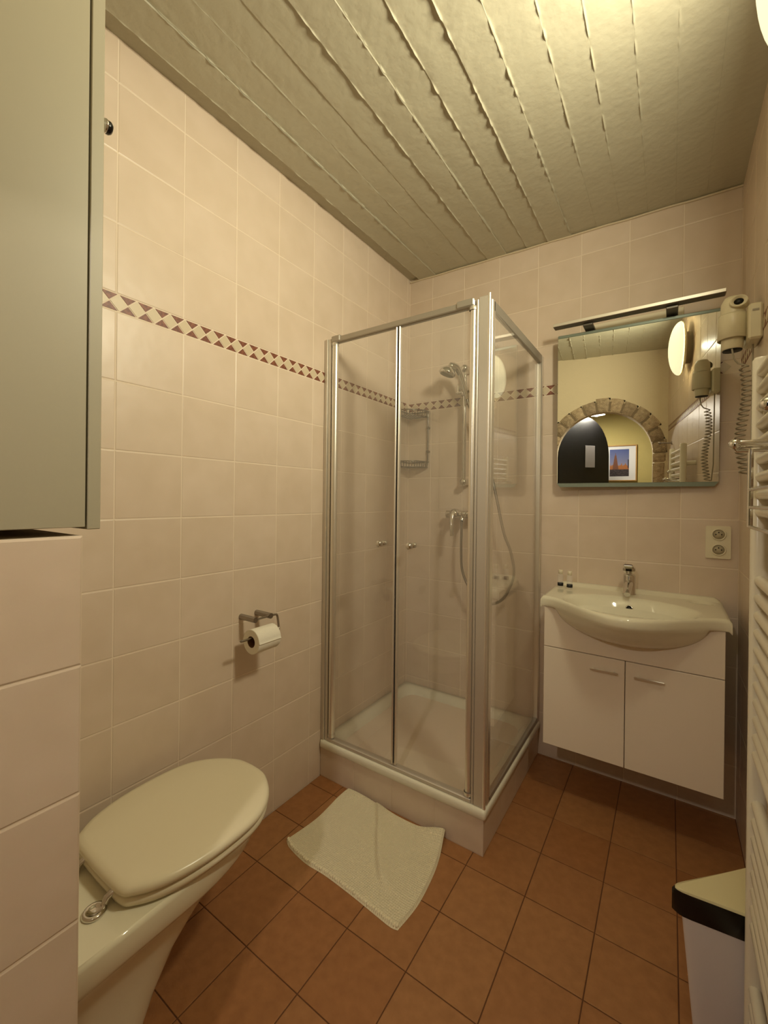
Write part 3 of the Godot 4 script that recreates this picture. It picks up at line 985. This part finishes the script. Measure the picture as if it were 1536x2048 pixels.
# ------------------------------------------------------------------ toilet
func build_toilet() -> void:
	var cx := 0.25
	var t := thing("toilet", "white back to wall toilet with closed lid against the tiled pier", "toilet", Vector3.ZERO)
	var ring := func(hw: float, front: float, back: float, y: float, curve: float) -> Array:
		var o := []
		var zc := front + curve
		for k in 25:
			var a := PI * k / 24.0
			o.append(Vector3(cx + hw * cos(a) * pow(absf(cos(a)), -0.12) if absf(cos(a)) > 0.02 else cx, y, zc - curve * sin(a)))
		o.append(Vector3(cx - hw, y, lerpf(zc, back, 0.5)))
		o.append(Vector3(cx - hw, y, back))
		o.append(Vector3(cx - hw * 0.5, y, back))
		o.append(Vector3(cx, y, back))
		o.append(Vector3(cx + hw * 0.5, y, back))
		o.append(Vector3(cx + hw, y, back))
		o.append(Vector3(cx + hw, y, lerpf(zc, back, 0.5)))
		return o
	var st := mb(true)
	var zb := 1.932
	loft(st, [ring.call(0.098, 1.70, zb, 0.0, 0.11), ring.call(0.097, 1.695, zb, 0.02, 0.11), ring.call(0.097, 1.655, zb, 0.10, 0.12), ring.call(0.104, 1.60, zb, 0.18, 0.14), ring.call(0.118, 1.53, zb, 0.245, 0.17),
		ring.call(0.135, 1.46, zb, 0.29, 0.22), ring.call(0.152, 1.41, zb, 0.312, 0.25), ring.call(0.163, 1.384, zb, 0.3225, 0.27), ring.call(0.167, 1.376, zb, 0.330, 0.28), ring.call(0.169, 1.372, zb, 0.35, 0.28), ring.call(0.171, 1.369, zb, 0.378, 0.28), ring.call(0.169, 1.371, zb, 0.385, 0.28), ring.call(0.163, 1.379, zb, 0.388, 0.274)])
	obj("bowl", st, M.ceramic, t)
	# seat and lid share one egg outline
	var half := [Vector2(0, 1.345), Vector2(0.06, 1.352), Vector2(0.121, 1.387), Vector2(0.164, 1.434), Vector2(0.187, 1.493), Vector2(0.193, 1.575), Vector2(0.187, 1.655), Vector2(0.168, 1.722), Vector2(0.138, 1.768), Vector2(0.105, 1.789), Vector2(0, 1.793)]
	var pts := []
	for q in half: pts.append(Vector3(q.x, 0, q.y))
	var dense := smooth_path(pts, 5)
	var outline := []
	for k in dense.size(): outline.append(Vector2(-dense[k].x, dense[k].z))
	for k in range(dense.size() - 2, 0, -1): outline.append(Vector2(dense[k].x, dense[k].z))
	var mid := Vector2(0, 1.58)
	var lay := func(inset: float, y: float, tilt: float) -> Array:
		var o := []
		for q in outline:
			var d: Vector2 = (q - mid)
			var p: Vector2 = mid + d * (1.0 - inset / maxf(d.length(), 0.01))
			o.append(Vector3(cx + p.x, y + tilt * (p.y - 1.58), p.y))
		return o
	st = mb(true)
	loft(st, [lay.call(0.016, 0.392, 0.0), lay.call(0.008, 0.395, 0.0), lay.call(0.005, 0.404, 0.0), lay.call(0.009, 0.4125, 0.0), lay.call(0.022, 0.414, 0.0)])
	obj("seat", st, M.seat_plastic, t)
	st = mb(true)
	loft(st, [lay.call(0.016, 0.417, 0.0), lay.call(0.004, 0.4195, 0.0), lay.call(0.0, 0.427, 0.0), lay.call(0.002, 0.435, 0.0), lay.call(0.008, 0.440, 0.0), lay.call(0.02, 0.4425, 0.0), lay.call(0.09, 0.444, 0.0)])
	obj("lid", st, M.seat_plastic, t)
	for sx in [-0.072, 0.072]:
		st = mb(true)
		lathe(st, [Vector2(0.013, 0.0), Vector2(0.022, 0.0), Vector2(0.0235, 0.003), Vector2(0.021, 0.008), Vector2(0.016, 0.009), Vector2(0.013, 0.006), Vector2(0.0, 0.0035)], Transform3D(Basis.IDENTITY, Vector3(cx + sx, 0.388, 1.818)), 22)
		tube(st, [Vector3(cx + sx, 0.390, 1.800), Vector3(cx + sx, 0.404, 1.793), Vector3(cx + sx, 0.410, 1.775)], [0.007, 0.008, 0.008], 12)
		obj("hinge", st, M.chrome, t)

	# paper holder
	var h := thing("toilet_roll_holder", "satin steel toilet roll holder on the left wall", "holder")
	for z in [1.2085, 1.137]:
		st = mb()
		tube(st, [Vector3(0.0, 0.832, z), Vector3(0.084, 0.832, z)], 0.0105, 18)
		obj("stub", st, M.steel, h)
	st = mb()
	tube(st, smooth_path([Vector3(0.078, 0.832, 1.2085), Vector3(0.078, 0.832, 1.16), Vector3(0.079, 0.832, 1.115), Vector3(0.080, 0.829, 1.106), Vector3(0.082, 0.818, 1.103), Vector3(0.090, 0.790, 1.105), Vector3(0.094, 0.779, 1.108), Vector3(0.095, 0.775, 1.118), Vector3(0.095, 0.775, 1.2), Vector3(0.095, 0.775, 1.272), Vector3(0.094, 0.777, 1.28)], 5), 0.0042, 10)
	obj("wire_arm", st, M.steel, h)
	var r := thing("toilet_roll", "white toilet paper roll hanging on the steel holder", "toilet paper", Vector3(0.095, 0.762, 1.187))
	st = mb()
	var rx := Transform3D(Basis.from_euler(Vector3(PI / 2, 0, 0)), Vector3.ZERO)
	lathe(st, [Vector2(0.0205, -0.05), Vector2(0.043, -0.05), Vector2(0.0435, -0.0495), Vector2(0.0435, 0.0495), Vector2(0.043, 0.05), Vector2(0.0205, 0.05), Vector2(0.0205, -0.05)], rx, 40, 1, 1, true)
	obj("paper", st, M.paper, r)
	st = mb(true)
	lathe(st, [Vector2(0.0185, -0.0495), Vector2(0.0203, -0.0495), Vector2(0.0203, 0.0495), Vector2(0.0185, 0.0495), Vector2(0.0185, -0.0495)], rx, 28)
	obj("core", st, M.cardboard, r)
	# loose end
	st = mb(true)
	var a := []
	for k in 9:
		var an := deg_to_rad(95 - k * 11.5)
		a.append([Vector3(0.0444 * cos(an), 0.0444 * sin(an), -0.0495), Vector3(0.0444 * cos(an), 0.0444 * sin(an), 0.0495)])
	a.append([Vector3(0.047, -0.001, -0.0495), Vector3(0.047, -0.001, 0.0495)])
	grid(st, a, true)
	obj("loose_sheet", st, M.paper, r)

# ------------------------------------------------------------------ tall cabinet over the pier
func build_cabinet() -> void:
	var c := thing("wall_cabinet", "tall cream laminate cabinet, colour darkened for shade, above the tiled pier at the left", "cabinet")
	obj("body", box3(Vector3(0.003, 1.226, 1.9325), Vector3(0.563, 2.553, ZN - 0.003), 0.0008), M.cabinet_white_dimmed, c)
	var d := obj("door", box3(Vector3(0.004, 1.222, 1.911), Vector3(0.563, 2.553, 1.9295), 0.001), M.cabinet_white_dimmed, c)
	var st := mb(true)
	var kx := Transform3D(Basis.from_euler(Vector3(-PI / 2, 0, 0)), Vector3(0.536, 1.895, 1.911))
	lathe(st, [Vector2(0.0, 0), Vector2(0.006, 0), Vector2(0.006, 0.007), Vector2(0.0105, 0.009), Vector2(0.0112, 0.0115), Vector2(0.0105, 0.0135)], kx, 22)
	obj("knob_base", st, M.chrome, d)
	st = mb(true)
	lathe(st, [Vector2(0.0105, 0.0135), Vector2(0.0105, 0.018), Vector2(0.008, 0.0215), Vector2(0, 0.0225)], kx, 22)
	obj("knob", st, M.knob_dark, d)

# ------------------------------------------------------------------ radiator and things on the right wall
func build_right() -> void:
	var r := thing("towel_radiator", "tall white ladder towel radiator on the right wall", "radiator")
	var st: SurfaceTool
	var rx := 1.492
	for z in [0.972, 1.462]:
		st = mb(true)
		var p := []
		for q in rounded(Vector2(rx - 0.017, z - 0.014), Vector2(rx + 0.017, z + 0.014), 0.012, 4): p.append(q)
		var lo := []
		var hi := []
		var tp := []
		for k in range(p.size() - 1, -1, -1):
			lo.append(Vector3(p[k].x, 0.07, p[k].y))
			hi.append(Vector3(p[k].x, 1.594, p[k].y))
			tp.append(Vector3(lerpf(p[k].x, rx, 0.2), 1.6, lerpf(p[k].y, z, 0.2)))
		loft(st, [lo, hi, tp])
		obj("header", st, M.radiator_white, r)
	var ys := []
	for q in [[1.565, 9], [1.105, 11], [0.61, 8], [0.2, 3]]:
		for k in q[1]: ys.append(q[0] - 0.0385 * k)
	var tm := mb()
	tube(tm, [Vector3(0, 0, 0.984), Vector3(0, 0, 1.45)], 0.0115, 14)
	tm.generate_normals()
	var tmesh := tm.commit()
	for y in ys:
		put("rung", tmesh, M.radiator_white, r, Transform3D(Basis.IDENTITY, Vector3(rx, y, 0)))
	for q in [[1.48, 0.99], [1.48, 1.44], [0.42, 0.99], [0.42, 1.44]]:
		st = mb()
		tube(st, [Vector3(rx, q[0], q[1]), Vector3(RX - 0.001, q[0], q[1])], 0.014, 14)
		obj("bracket", st, M.radiator_white, r)

	# chrome hanger on the radiator
	var k := thing("towel_hanger", "chrome wire towel hanger hooked over the white radiator", "towel rail")
	var zc := 1.19
	for z in [zc, 1.452]:
		var tip := 1.426 if z < 1.3 else 1.446
		st = mb()
		tube(st, [Vector3(1.54, 1.386, z), Vector3(tip + 0.006, 1.386, z)], 0.0078, 14)
		tube(st, [Vector3(1.50, 1.373, z), Vector3(tip + 0.002, 1.373, z), Vector3(tip - 0.002, 1.379, z)], 0.0028, 8)
		ball(st, Vector3(tip, 1.386, z), 0.0105)
		obj("arm", st, M.chrome, k)
		st = mb()
		tube(st, [Vector3(1.448, 1.376, z), Vector3(1.448, 1.232, z)], 0.0046, 10)
		obj("upright", st, M.chrome, k)
	for y in [1.3005, 1.268, 1.232]:
		st = mb()
		tube(st, [Vector3(1.448, y, zc - 0.004), Vector3(1.448, y, 1.456)], 0.0032, 8)
		obj("wire", st, M.chrome, k)
	st = mb()
	tube(st, [Vector3(1.482, 1.437, 1.302), Vector3(1.462, 1.437, 1.302)], [0.008, 0.008], 12)
	ball(st, Vector3(1.456, 1.437, 1.302), 0.012)
	var kb := obj("chrome_knob", st, M.chrome, self)
	kb.set_meta("label", "round chrome knob clipped on the radiator above the towel hanger"); kb.set_meta("category", "knob")

	# hair dryer in its holder
	var h := thing("hair_dryer_holder", "cream wall box and sleeve holding the hair dryer", "holder")
	st = mb()
	bx(st, Vector3(1.540, 1.845, 0.435), Vector3(0.035, 0.112, 0.115), 0.006)
	obj("wall_box", st, M.dryer_white, h)
	st = mb()
	bx(st, Vector3(1.5395, 1.878, 0.4932), Vector3(0.016, 0.006, 0.001))
	obj("badge", st, M.dryer_grey, h)
	st = mb()
	var hc := Vector3(1.490, 0, 0.425)
	lathe(st, [Vector2(0.0375, 1.813), Vector2(0.040, 1.815), Vector2(0.0385, 1.890), Vector2(0.0365, 1.895), Vector2(0.035, 1.893), Vector2(0.037, 1.815), Vector2(0.0375, 1.813)], Transform3D(Basis.IDENTITY, hc), 28)
	obj("sleeve", st, M.dryer_white, h)
	var d := thing("hair_dryer", "cream hair dryer standing in the wall sleeve right of the mirror", "hair dryer")
	st = mb(true)
	lathe(st, [Vector2(0.0, 1.780), Vector2(0.026, 1.780), Vector2(0.028, 1.784), Vector2(0.032, 1.835), Vector2(0.033, 1.90), Vector2(0.031, 1.935), Vector2(0.022, 1.952), Vector2(0.0, 1.957)], Transform3D(Basis.IDENTITY, hc), 26)
	obj("body", st, M.dryer_white, d)
	st = mb(true)
	var nb := Basis(Vector3(0.99, 0.05, 0.1).normalized(), Vector3(-0.10, -0.02, 0.99).normalized(), Vector3.ZERO)
	nb.z = nb.x.cross(nb.y).normalized()
	nb.x = nb.y.cross(nb.z).normalized()
	var nx := Transform3D(nb, Vector3(1.504, 1.926, 0.437))
	lathe(st, [Vector2(0.026, -0.01), Vector2(0.0235, 0.018), Vector2(0.022, 0.029), Vector2(0.0195, 0.0305), Vector2(0.010, 0.020)], nx, 26, 1.05, 0.85)
	obj("intake", st, M.dryer_white, d)
	st = mb(true)
	lathe(st, [Vector2(0, 0.016), Vector2(0.0125, 0.0222), Vector2(0.0, 0.0225)], nx, 18, 1.05, 0.85)
	obj("intake_grille", st, M.dark, d)
	st = mb(true)
	lathe(st, [Vector2(0.0, 1.7775), Vector2(0.0255, 1.7775), Vector2(0.0265, 1.7805)], Transform3D(Basis.IDENTITY, hc), 26)
	obj("outlet", st, M.dark, d)
	# coiled cord: down from the dryer, coiled, and back up to the box
	st = mb()
	var p := [Vector3(1.487, 1.778, 0.45), Vector3(1.492, 1.745, 0.452), Vector3(1.502, 1.728, 0.452)]
	var turns := 22
	for i in turns * 10:
		var f := float(i) / (turns * 10)
		var a := TAU * i / 10.0
		var y := 1.715 - 0.345 * f
		p.append(Vector3(1.517 + 0.008 * sin(f * 7.0) + 0.0125 * cos(a), y, 0.452 + 0.0125 * sin(a)))
	for q in [Vector3(1.536, 1.37, 0.44), Vector3(1.541, 1.45, 0.43), Vector3(1.541, 1.6, 0.43), Vector3(1.541, 1.79, 0.43)]: p.append(q)
	tube(st, p, 0.0026, 7)
	var co := obj("coiled_cord", st, M.dryer_grey, self)
	co.set_meta("label", "grey coiled cord hanging below the hair dryer on the right wall"); co.set_meta("category", "cord")

	# wall lamp
	var l := thing("wall_lamp", "round glass wall lamp glowing high on the right wall", "lamp")
	var lc := Vector3(RX, 2.24, 1.26)
	var lb := Basis.from_euler(Vector3(0, 0, PI / 2))
	st = mb(true)
	lathe(st, [Vector2(0.0, 0.0), Vector2(0.10, 0.0), Vector2(0.10, 0.03), Vector2(0.155, 0.038), Vector2(0.166, 0.046), Vector2(0.166, 0.056), Vector2(0.150, 0.056), Vector2(0, 0.056)], Transform3D(lb, lc), 40)
	obj("base", st, M.lamp_rim, l)
	st = mb(true)
	var pr := []
	for i in 13:
		var a := PI / 2 * i / 12.0
		pr.append(Vector2(0.170 * cos(a) if i < 12 else 0.0, 0.056 + 0.062 * sin(a)))
	lathe(st, pr, Transform3D(lb, lc), 44)
	obj("glass_shade", st, M.lamp_glass, l)

	# hook near the doorway
	st = mb()
	tube(st, [Vector3(RX, 1.69, 2.06), Vector3(1.478, 1.694, 2.06)], 0.0065, 10)
	tube(st, [Vector3(RX, 1.69, 2.06), Vector3(RX - 0.004, 1.69, 2.06)], 0.016, 14)
	ball(st, Vector3(1.474, 1.694, 2.06), 0.011)
	var hk := obj("wall_hook", st, M.steel, self)
	hk.set_meta("label", "straight steel wall hook on the right wall beside the stone arch"); hk.set_meta("category", "hook")

	# bin
	var b := thing("waste_bin", "white waste bin with cream lid and black rim under the radiator", "bin")
	var outl := func(inset: float, y: float) -> Array:
		var c := [Vector2(1.318 + inset * 1.6, 0.962), Vector2(1.545 - inset, 0.945 - inset * 0.6), Vector2(1.545 - inset, 0.735 + inset)]
		var o := []
		# round each corner
		for i in 3:
			var q: Vector2 = c[i]
			var u: Vector2 = (c[(i + 2) % 3] - q).normalized()
			var w: Vector2 = (c[(i + 1) % 3] - q).normalized()
			var rr := 0.05 if i == 0 else 0.02
			for s in 7:
				var f := s / 6.0
				o.append((q + u * rr).lerp(q, f).lerp(q.lerp(q + w * rr, f), f))
		var v := []
		for q in o: v.append(Vector3(q.x, y, q.y))
		return v
	st = mb(true)
	loft(st, [outl.call(0.03, 0.0), outl.call(0.012, 0.29)])
	obj("body", st, M.bin_white, b)
	st = mb(true)
	loft(st, [outl.call(0.006, 0.270), outl.call(0.0, 0.276), outl.call(0.0, 0.322), outl.call(0.003, 0.328)])
	obj("rim", st, M.bin_black, b)
	st = mb(true)
	loft(st, [outl.call(0.004, 0.3275), outl.call(0.004, 0.331), outl.call(0.010, 0.3335)])
	obj("lid", st, M.bin_lid, b)

# ------------------------------------------------------------------ bath mat
func coons(a: Array, n: int) -> Array:
	var p := smooth_path(a, 12)
	var total := 0.0
	var acc := [0.0]
	for i in p.size() - 1:
		total += p[i].distance_to(p[i + 1])
		acc.append(total)
	var out := []
	var j := 0
	for i in n + 1:
		var s := total * i / n
		while j < p.size() - 2 and acc[j + 1] < s: j += 1
		out.append((p[j] as Vector3).lerp(p[j + 1], clampf((s - acc[j]) / maxf(acc[j + 1] - acc[j], 1e-6), 0.0, 1.0)))
	return out

func build_mat() -> void:
	var N := 150
	var K := 110
	var BL := Vector3(0.157, 0, 1.116)
	var TL := Vector3(0.188, 0, 0.786)
	var TR := Vector3(0.640, 0, 0.772)
	var BR := Vector3(0.672, 0, 1.156)
	var L := coons([BL, Vector3(0.176, 0, 0.98), Vector3(0.170, 0, 0.85), TL], K)
	var R := coons([BR, Vector3(0.683, 0, 1.05), Vector3(0.672, 0, 0.92), Vector3(0.650, 0, 0.82), TR], K)
	var T := coons([TL, Vector3(0.30, 0, 0.775), Vector3(0.446, 0, 0.786), Vector3(0.55, 0, 0.782), TR], N)
	var Bm := coons([BL, Vector3(0.192, 0, 1.132), Vector3(0.282, 0, 1.146), Vector3(0.373, 0, 1.143), Vector3(0.485, 0, 1.148), Vector3(0.57, 0, 1.155), Vector3(0.646, 0, 1.161), BR], N)
	var nz := FastNoiseLite.new()
	nz.seed = 4; nz.frequency = 6.0; nz.fractal_octaves = 2
	var crease := smooth_path([Vector3(0.335, 0, 0.78), Vector3(0.395, 0, 0.86), Vector3(0.45, 0, 0.945), Vector3(0.52, 0, 1.035), Vector3(0.575, 0, 1.085)], 6)
	var g := []
	var uv := []
	for i in N + 1:
		var s := float(i) / N
		var row := []
		for j in K + 1:
			var t := float(j) / K      # 0 = near edge, 1 = edge by the tray
			var p: Vector3 = (Bm[i] as Vector3).lerp(T[i], t) + (L[j] as Vector3).lerp(R[j], s) - (BL.lerp(BR, s)).lerp(TL.lerp(TR, s), t)
			var e := minf(minf(s, 1 - s) * 0.5, minf(t, 1 - t) * 0.37)
			var h := 0.0105 * sqrt(clampf(e / 0.006, 0.0, 1.0)) + 0.0018 * nz.get_noise_2d(p.x, p.z) * clampf(e / 0.02, 0.0, 1.0)
			# hem: a row of loops along the near edge
			# fold
			var dm := 9.0
			var side := 0.0
			for q in crease.size() - 1:
				var a: Vector3 = crease[q]
				var b: Vector3 = crease[q + 1]
				var f := clampf((p - a).dot(b - a) / (b - a).length_squared(), 0.0, 1.0)
				var dd := p.distance_to(a.lerp(b, f))
				if dd < dm:
					dm = dd
					side = signf((b - a).cross(p - a).y)
			var along := smoothstep(0.76, 0.82, p.z) * (1.0 - smoothstep(1.03, 1.10, p.z))
			h += along * (0.017 * exp(-pow(dm / (0.0055 if side < 0.0 else 0.030), 2.0)))
			# lifted corners against the tray
			h += 0.030 * pow(smoothstep(0.72, 1.0, s) * smoothstep(0.78, 1.0, t), 1.2)
			h += 0.012 * pow(smoothstep(0.65, 1.0, 1 - s) * smoothstep(0.7, 1.0, t), 1.0) + 0.006 * smoothstep(0.85, 1.0, t)
			row.append(Vector3(p.x, 0.001 + h, p.z))
		g.append(row)
	var st := mb(true)
	st.set_smooth_group(0)
	var V := func(i: int, j: int) -> void:
		st.set_uv(Vector2(float(i) / N, float(j) / K))
		st.add_vertex(g[i][j])
	for i in N:
		for j in K:
			for q in [[0, 0], [1, 1], [1, 0], [0, 0], [0, 1], [1, 1]]:
				V.call(i + q[0], j + q[1])
	# underside
	st.set_smooth_group(5)
	for i in N:
		for j in K:
			var a: Vector3 = g[i][j] - Vector3(0, 0.0008, 0)
			var b: Vector3 = g[i + 1][j] - Vector3(0, 0.0008, 0)
			var c: Vector3 = g[i + 1][j + 1] - Vector3(0, 0.0008, 0)
			var d: Vector3 = g[i][j + 1] - Vector3(0, 0.0008, 0)
			if i == 0 or j == 0 or i == N - 1 or j == K - 1:
				a.y = maxf(a.y, 0.0006); b.y = maxf(b.y, 0.0006); c.y = maxf(c.y, 0.0006); d.y = maxf(d.y, 0.0006)
			quad(st, a, d, c, b)
	var m := obj("bath_mat", st, M.towelling, self)
	# row of loops along the near edge
	st = mb(true)
	for k in 52:
		var q: Vector3 = g[int((k + 0.5) / 52.0 * N)][3]
		lathe(st, [Vector2(0, -0.006), Vector2(0.004, -0.004), Vector2(0.0055, 0.0), Vector2(0.004, 0.0042), Vector2(0, 0.0055)], Transform3D(Basis.IDENTITY, Vector3(q.x, 0.0075, q.z + 0.0015 + rng.randf_range(-0.0012, 0.0012))), 8, 0.85, 1.25)
	obj("hem", st, M.towelling, m)
	m.set_meta("label", "rumpled cream waffle cotton bath mat on the floor before the shower"); m.set_meta("category", "bath mat")

# ------------------------------------------------------------------ things beyond the arch
func build_hall() -> void:
	var d := thing("arched_door", "black arched door leaf standing open beyond the stone arch", "door", Vector3(0.63, 0, 2.60))
	d.rotation.y = -deg_to_rad(55)
	var poly := PackedVector2Array([Vector2(0, 0.005), Vector2(0.80, 0.005)])
	for k in 25:
		var a := PI * k / 24.0
		poly.append(Vector2(0.40 + 0.40 * cos(a), 1.66 + 0.42 * sin(a)))
	var st := mb()
	prism(st, poly, -0.02, 0.02, Basis.IDENTITY)
	obj("leaf", st, M.door_black, d)
	var n := MeshInstance3D.new()
	st = mb()
	bx(st, Vector3(0.66, 1.655, -0.0225), Vector3(0.155, 0.235, 0.004), 0.001)
	st.generate_normals()
	n.mesh = st.commit(); n.material_override = M.notice; n.name = "notice"
	n.position = Vector3(0.63, 0, 2.60); n.rotation.y = d.rotation.y
	add_child(n)
	n.position += Basis(Vector3.UP, d.rotation.y) * Vector3(-0.18, 0, 0)
	n.set_meta("label", "pale grey notice sheet fixed on the black arched door"); n.set_meta("category", "notice")

	var f := thing("framed_picture", "pine framed town photograph on the yellow wall beyond the arch", "picture")
	var x0 := 1.085
	var x1 := 1.393
	var y0 := 1.395
	var y1 := 1.814
	st = mb()
	bx(st, Vector3((x0 + x1) / 2, (y0 + y1) / 2, 3.695), Vector3(x1 - x0 - 0.01, y1 - y0 - 0.01, 0.008))
	obj("mount", st, M.mount_board, f)
	for q in [[x0, (y0 + y1) / 2, 0.014, y1 - y0], [x1, (y0 + y1) / 2, 0.014, y1 - y0], [(x0 + x1) / 2, y0, x1 - x0 + 0.014, 0.014], [(x0 + x1) / 2, y1, x1 - x0 + 0.014, 0.014]]:
		st = mb()
		bx(st, Vector3(q[0], q[1], 3.690), Vector3(q[2], q[3], 0.02), 0.003)
		obj("frame_bar", st, M.pine, f)
	var W := 96
	var H := 144
	var im := Image.create(W, H, false, Image.FORMAT_RGB8)
	var nn := FastNoiseLite.new()
	nn.seed = 3; nn.frequency = 0.12
	for y in H:
		for x in W:
			var t := float(y) / H
			var c := Color(0.33, 0.40, 0.66).lerp(Color(0.62, 0.62, 0.74), clampf(t / 0.6, 0, 1))
			var hz := 0.60 + 0.05 * nn.get_noise_1d(x * 0.9)
			var roof := 0.52 + 0.10 * absf(nn.get_noise_1d(x * 1.3 + 40.0)) * 3.0
			if x > W * 0.45: roof = 0.50 + 0.14 * absf(sin(x * 0.16))
			if t > minf(roof, hz): c = Color(0.66, 0.40, 0.22).lerp(Color(0.85, 0.55, 0.28), clampf(0.5 + nn.get_noise_2d(x * 2.0, y * 2.0), 0, 1))
			# a slim tower
			var wd := 3.0 + maxf(0.0, t - 0.13) * 26.0
			if t > 0.13 and absf(x - W * 0.30) < wd * (0.35 if t < 0.22 else 0.8): c = Color(0.45, 0.27, 0.19).lerp(Color(0.58, 0.36, 0.24), clampf(0.5 + nn.get_noise_2d(x * 3.0, y), 0, 1))
			if t > 0.74:
				c = Color(0.17, 0.14, 0.15).lerp(Color(0.42, 0.36, 0.38), clampf(0.35 + 1.2 * nn.get_noise_2d(x * 0.5, y * 2.2), 0, 1))
			if x > W - 7 and t > 0.38 and t < 0.7: c = Color(0.2, 0.2, 0.32)
			im.set_pixel(x, y, c)
	var pm := mat("print", Color(0.9, 0.9, 0.9), 0.6)
	pm.albedo_texture = ImageTexture.create_from_image(im)
	# the print faces the doorway, so its left is at larger x seen from the hall and smaller x in the mirror
	st = mb()
	var px0 := 1.116
	var px1 := 1.318
	var py0 := 1.447
	var py1 := 1.770
	for q in [[px0, py1, 1, 0], [px1, py0, 0, 1], [px1, py1, 0, 0], [px0, py1, 1, 0], [px0, py0, 1, 1], [px1, py0, 0, 1]]:
		st.set_uv(Vector2(1.0 - q[2], q[3]))
		st.add_vertex(Vector3(q[0], q[1], 3.6902))
	obj("print", st, pm, f)

	var l := thing("hall_lamp", "bright bare hall lamp hanging beyond the stone arch", "lamp")
	st = mb(true)
	ball(st, Vector3(0.982, 2.118, 3.0), 0.036)
	obj("bulb", st, M.bulb_glow, l)
	st = mb(true)
	lathe(st, [Vector2(0.085, 2.10), Vector2(0.06, 2.14), Vector2(0.025, 2.165), Vector2(0.018, 2.19), Vector2(0, 2.19), Vector2(0.016, 2.165), Vector2(0.056, 2.14), Vector2(0.083, 2.10)], Transform3D(Basis.IDENTITY, Vector3(0.982, 0, 3.0)), 28)
	obj("shade", st, M.mount_board, l)
	st = mb()
	tube(st, [Vector3(0.982, 2.185, 3.0), Vector3(0.982, 2.36, 3.0)], 0.004, 8)
	obj("flex", st, M.dark, l)

# ------------------------------------------------------------------ scene
func _ready() -> void:
	rng.seed = 12
	var cam := Camera3D.new()
	cam.name = "camera"
	var fpx := 843.65
	cam.projection = Camera3D.PROJECTION_FRUSTUM
	cam.near = 0.02
	cam.far = 20.0
	cam.size = 2048.0 / fpx * cam.near
	cam.frustum_offset = Vector2(1.05, -22.08) / fpx * cam.near
	cam.transform = Transform3D(Basis(Vector3.UP, 0.5962) * Basis(Vector3.RIGHT, -0.0019) * Basis(Vector3.BACK, 0.0113), Vector3(1.3248, 1.2737, 2.2188))
	add_child(cam)
	cam.current = true
	var we := WorldEnvironment.new()
	we.name = "environment"
	var env := Environment.new()
	env.background_mode = Environment.BG_COLOR
	env.background_color = Color(0.0, 0.0, 0.0)
	env.tonemap_mode = Environment.TONE_MAPPER_LINEAR
	env.tonemap_exposure = 1.0
	env.sdfgi_enabled = true
	env.ssao_enabled = true
	env.ssil_enabled = true
	we.environment = env
	add_child(we)
	# the wall lamp: a light panel and a small bulb, both inside the glass shade
	var lamp_color := Color(1.0, 0.973, 0.85)
	var al := AreaLight3D.new()
	al.name = "wall_lamp_panel_light"
	al.light_color = lamp_color
	al.light_energy = 1.74
	al.area_size = Vector2(0.22, 0.22)
	al.area_range = 8.0
	al.area_attenuation = 2.0
	al.shadow_enabled = true
	al.transform = Transform3D(Basis(Vector3.UP, PI / 2), Vector3(1.497, 2.24, 1.26))
	add_child(al)
	var li := OmniLight3D.new()
	li.name = "wall_lamp_bulb_light"
	li.light_color = lamp_color
	li.light_energy = 0.06
	li.light_size = 0.02
	li.omni_range = 8.0
	li.omni_attenuation = 2.0
	li.shadow_enabled = true
	li.position = Vector3(1.474, 2.24, 1.26)
	add_child(li)
	var hl := OmniLight3D.new()
	hl.name = "hall_lamp_light"
	hl.light_color = Color(1.0, 0.96, 0.90)
	hl.light_energy = 0.78
	hl.light_size = 0.035
	hl.omni_range = 8.0
	hl.omni_attenuation = 2.0
	hl.shadow_enabled = true
	hl.position = Vector3(0.982, 2.118, 3.0)
	add_child(hl)
	materials()
	build_room()
	build_shower()
	build_vanity()
	build_toilet()
	build_cabinet()
	build_right()
	build_mat()
	build_hall()
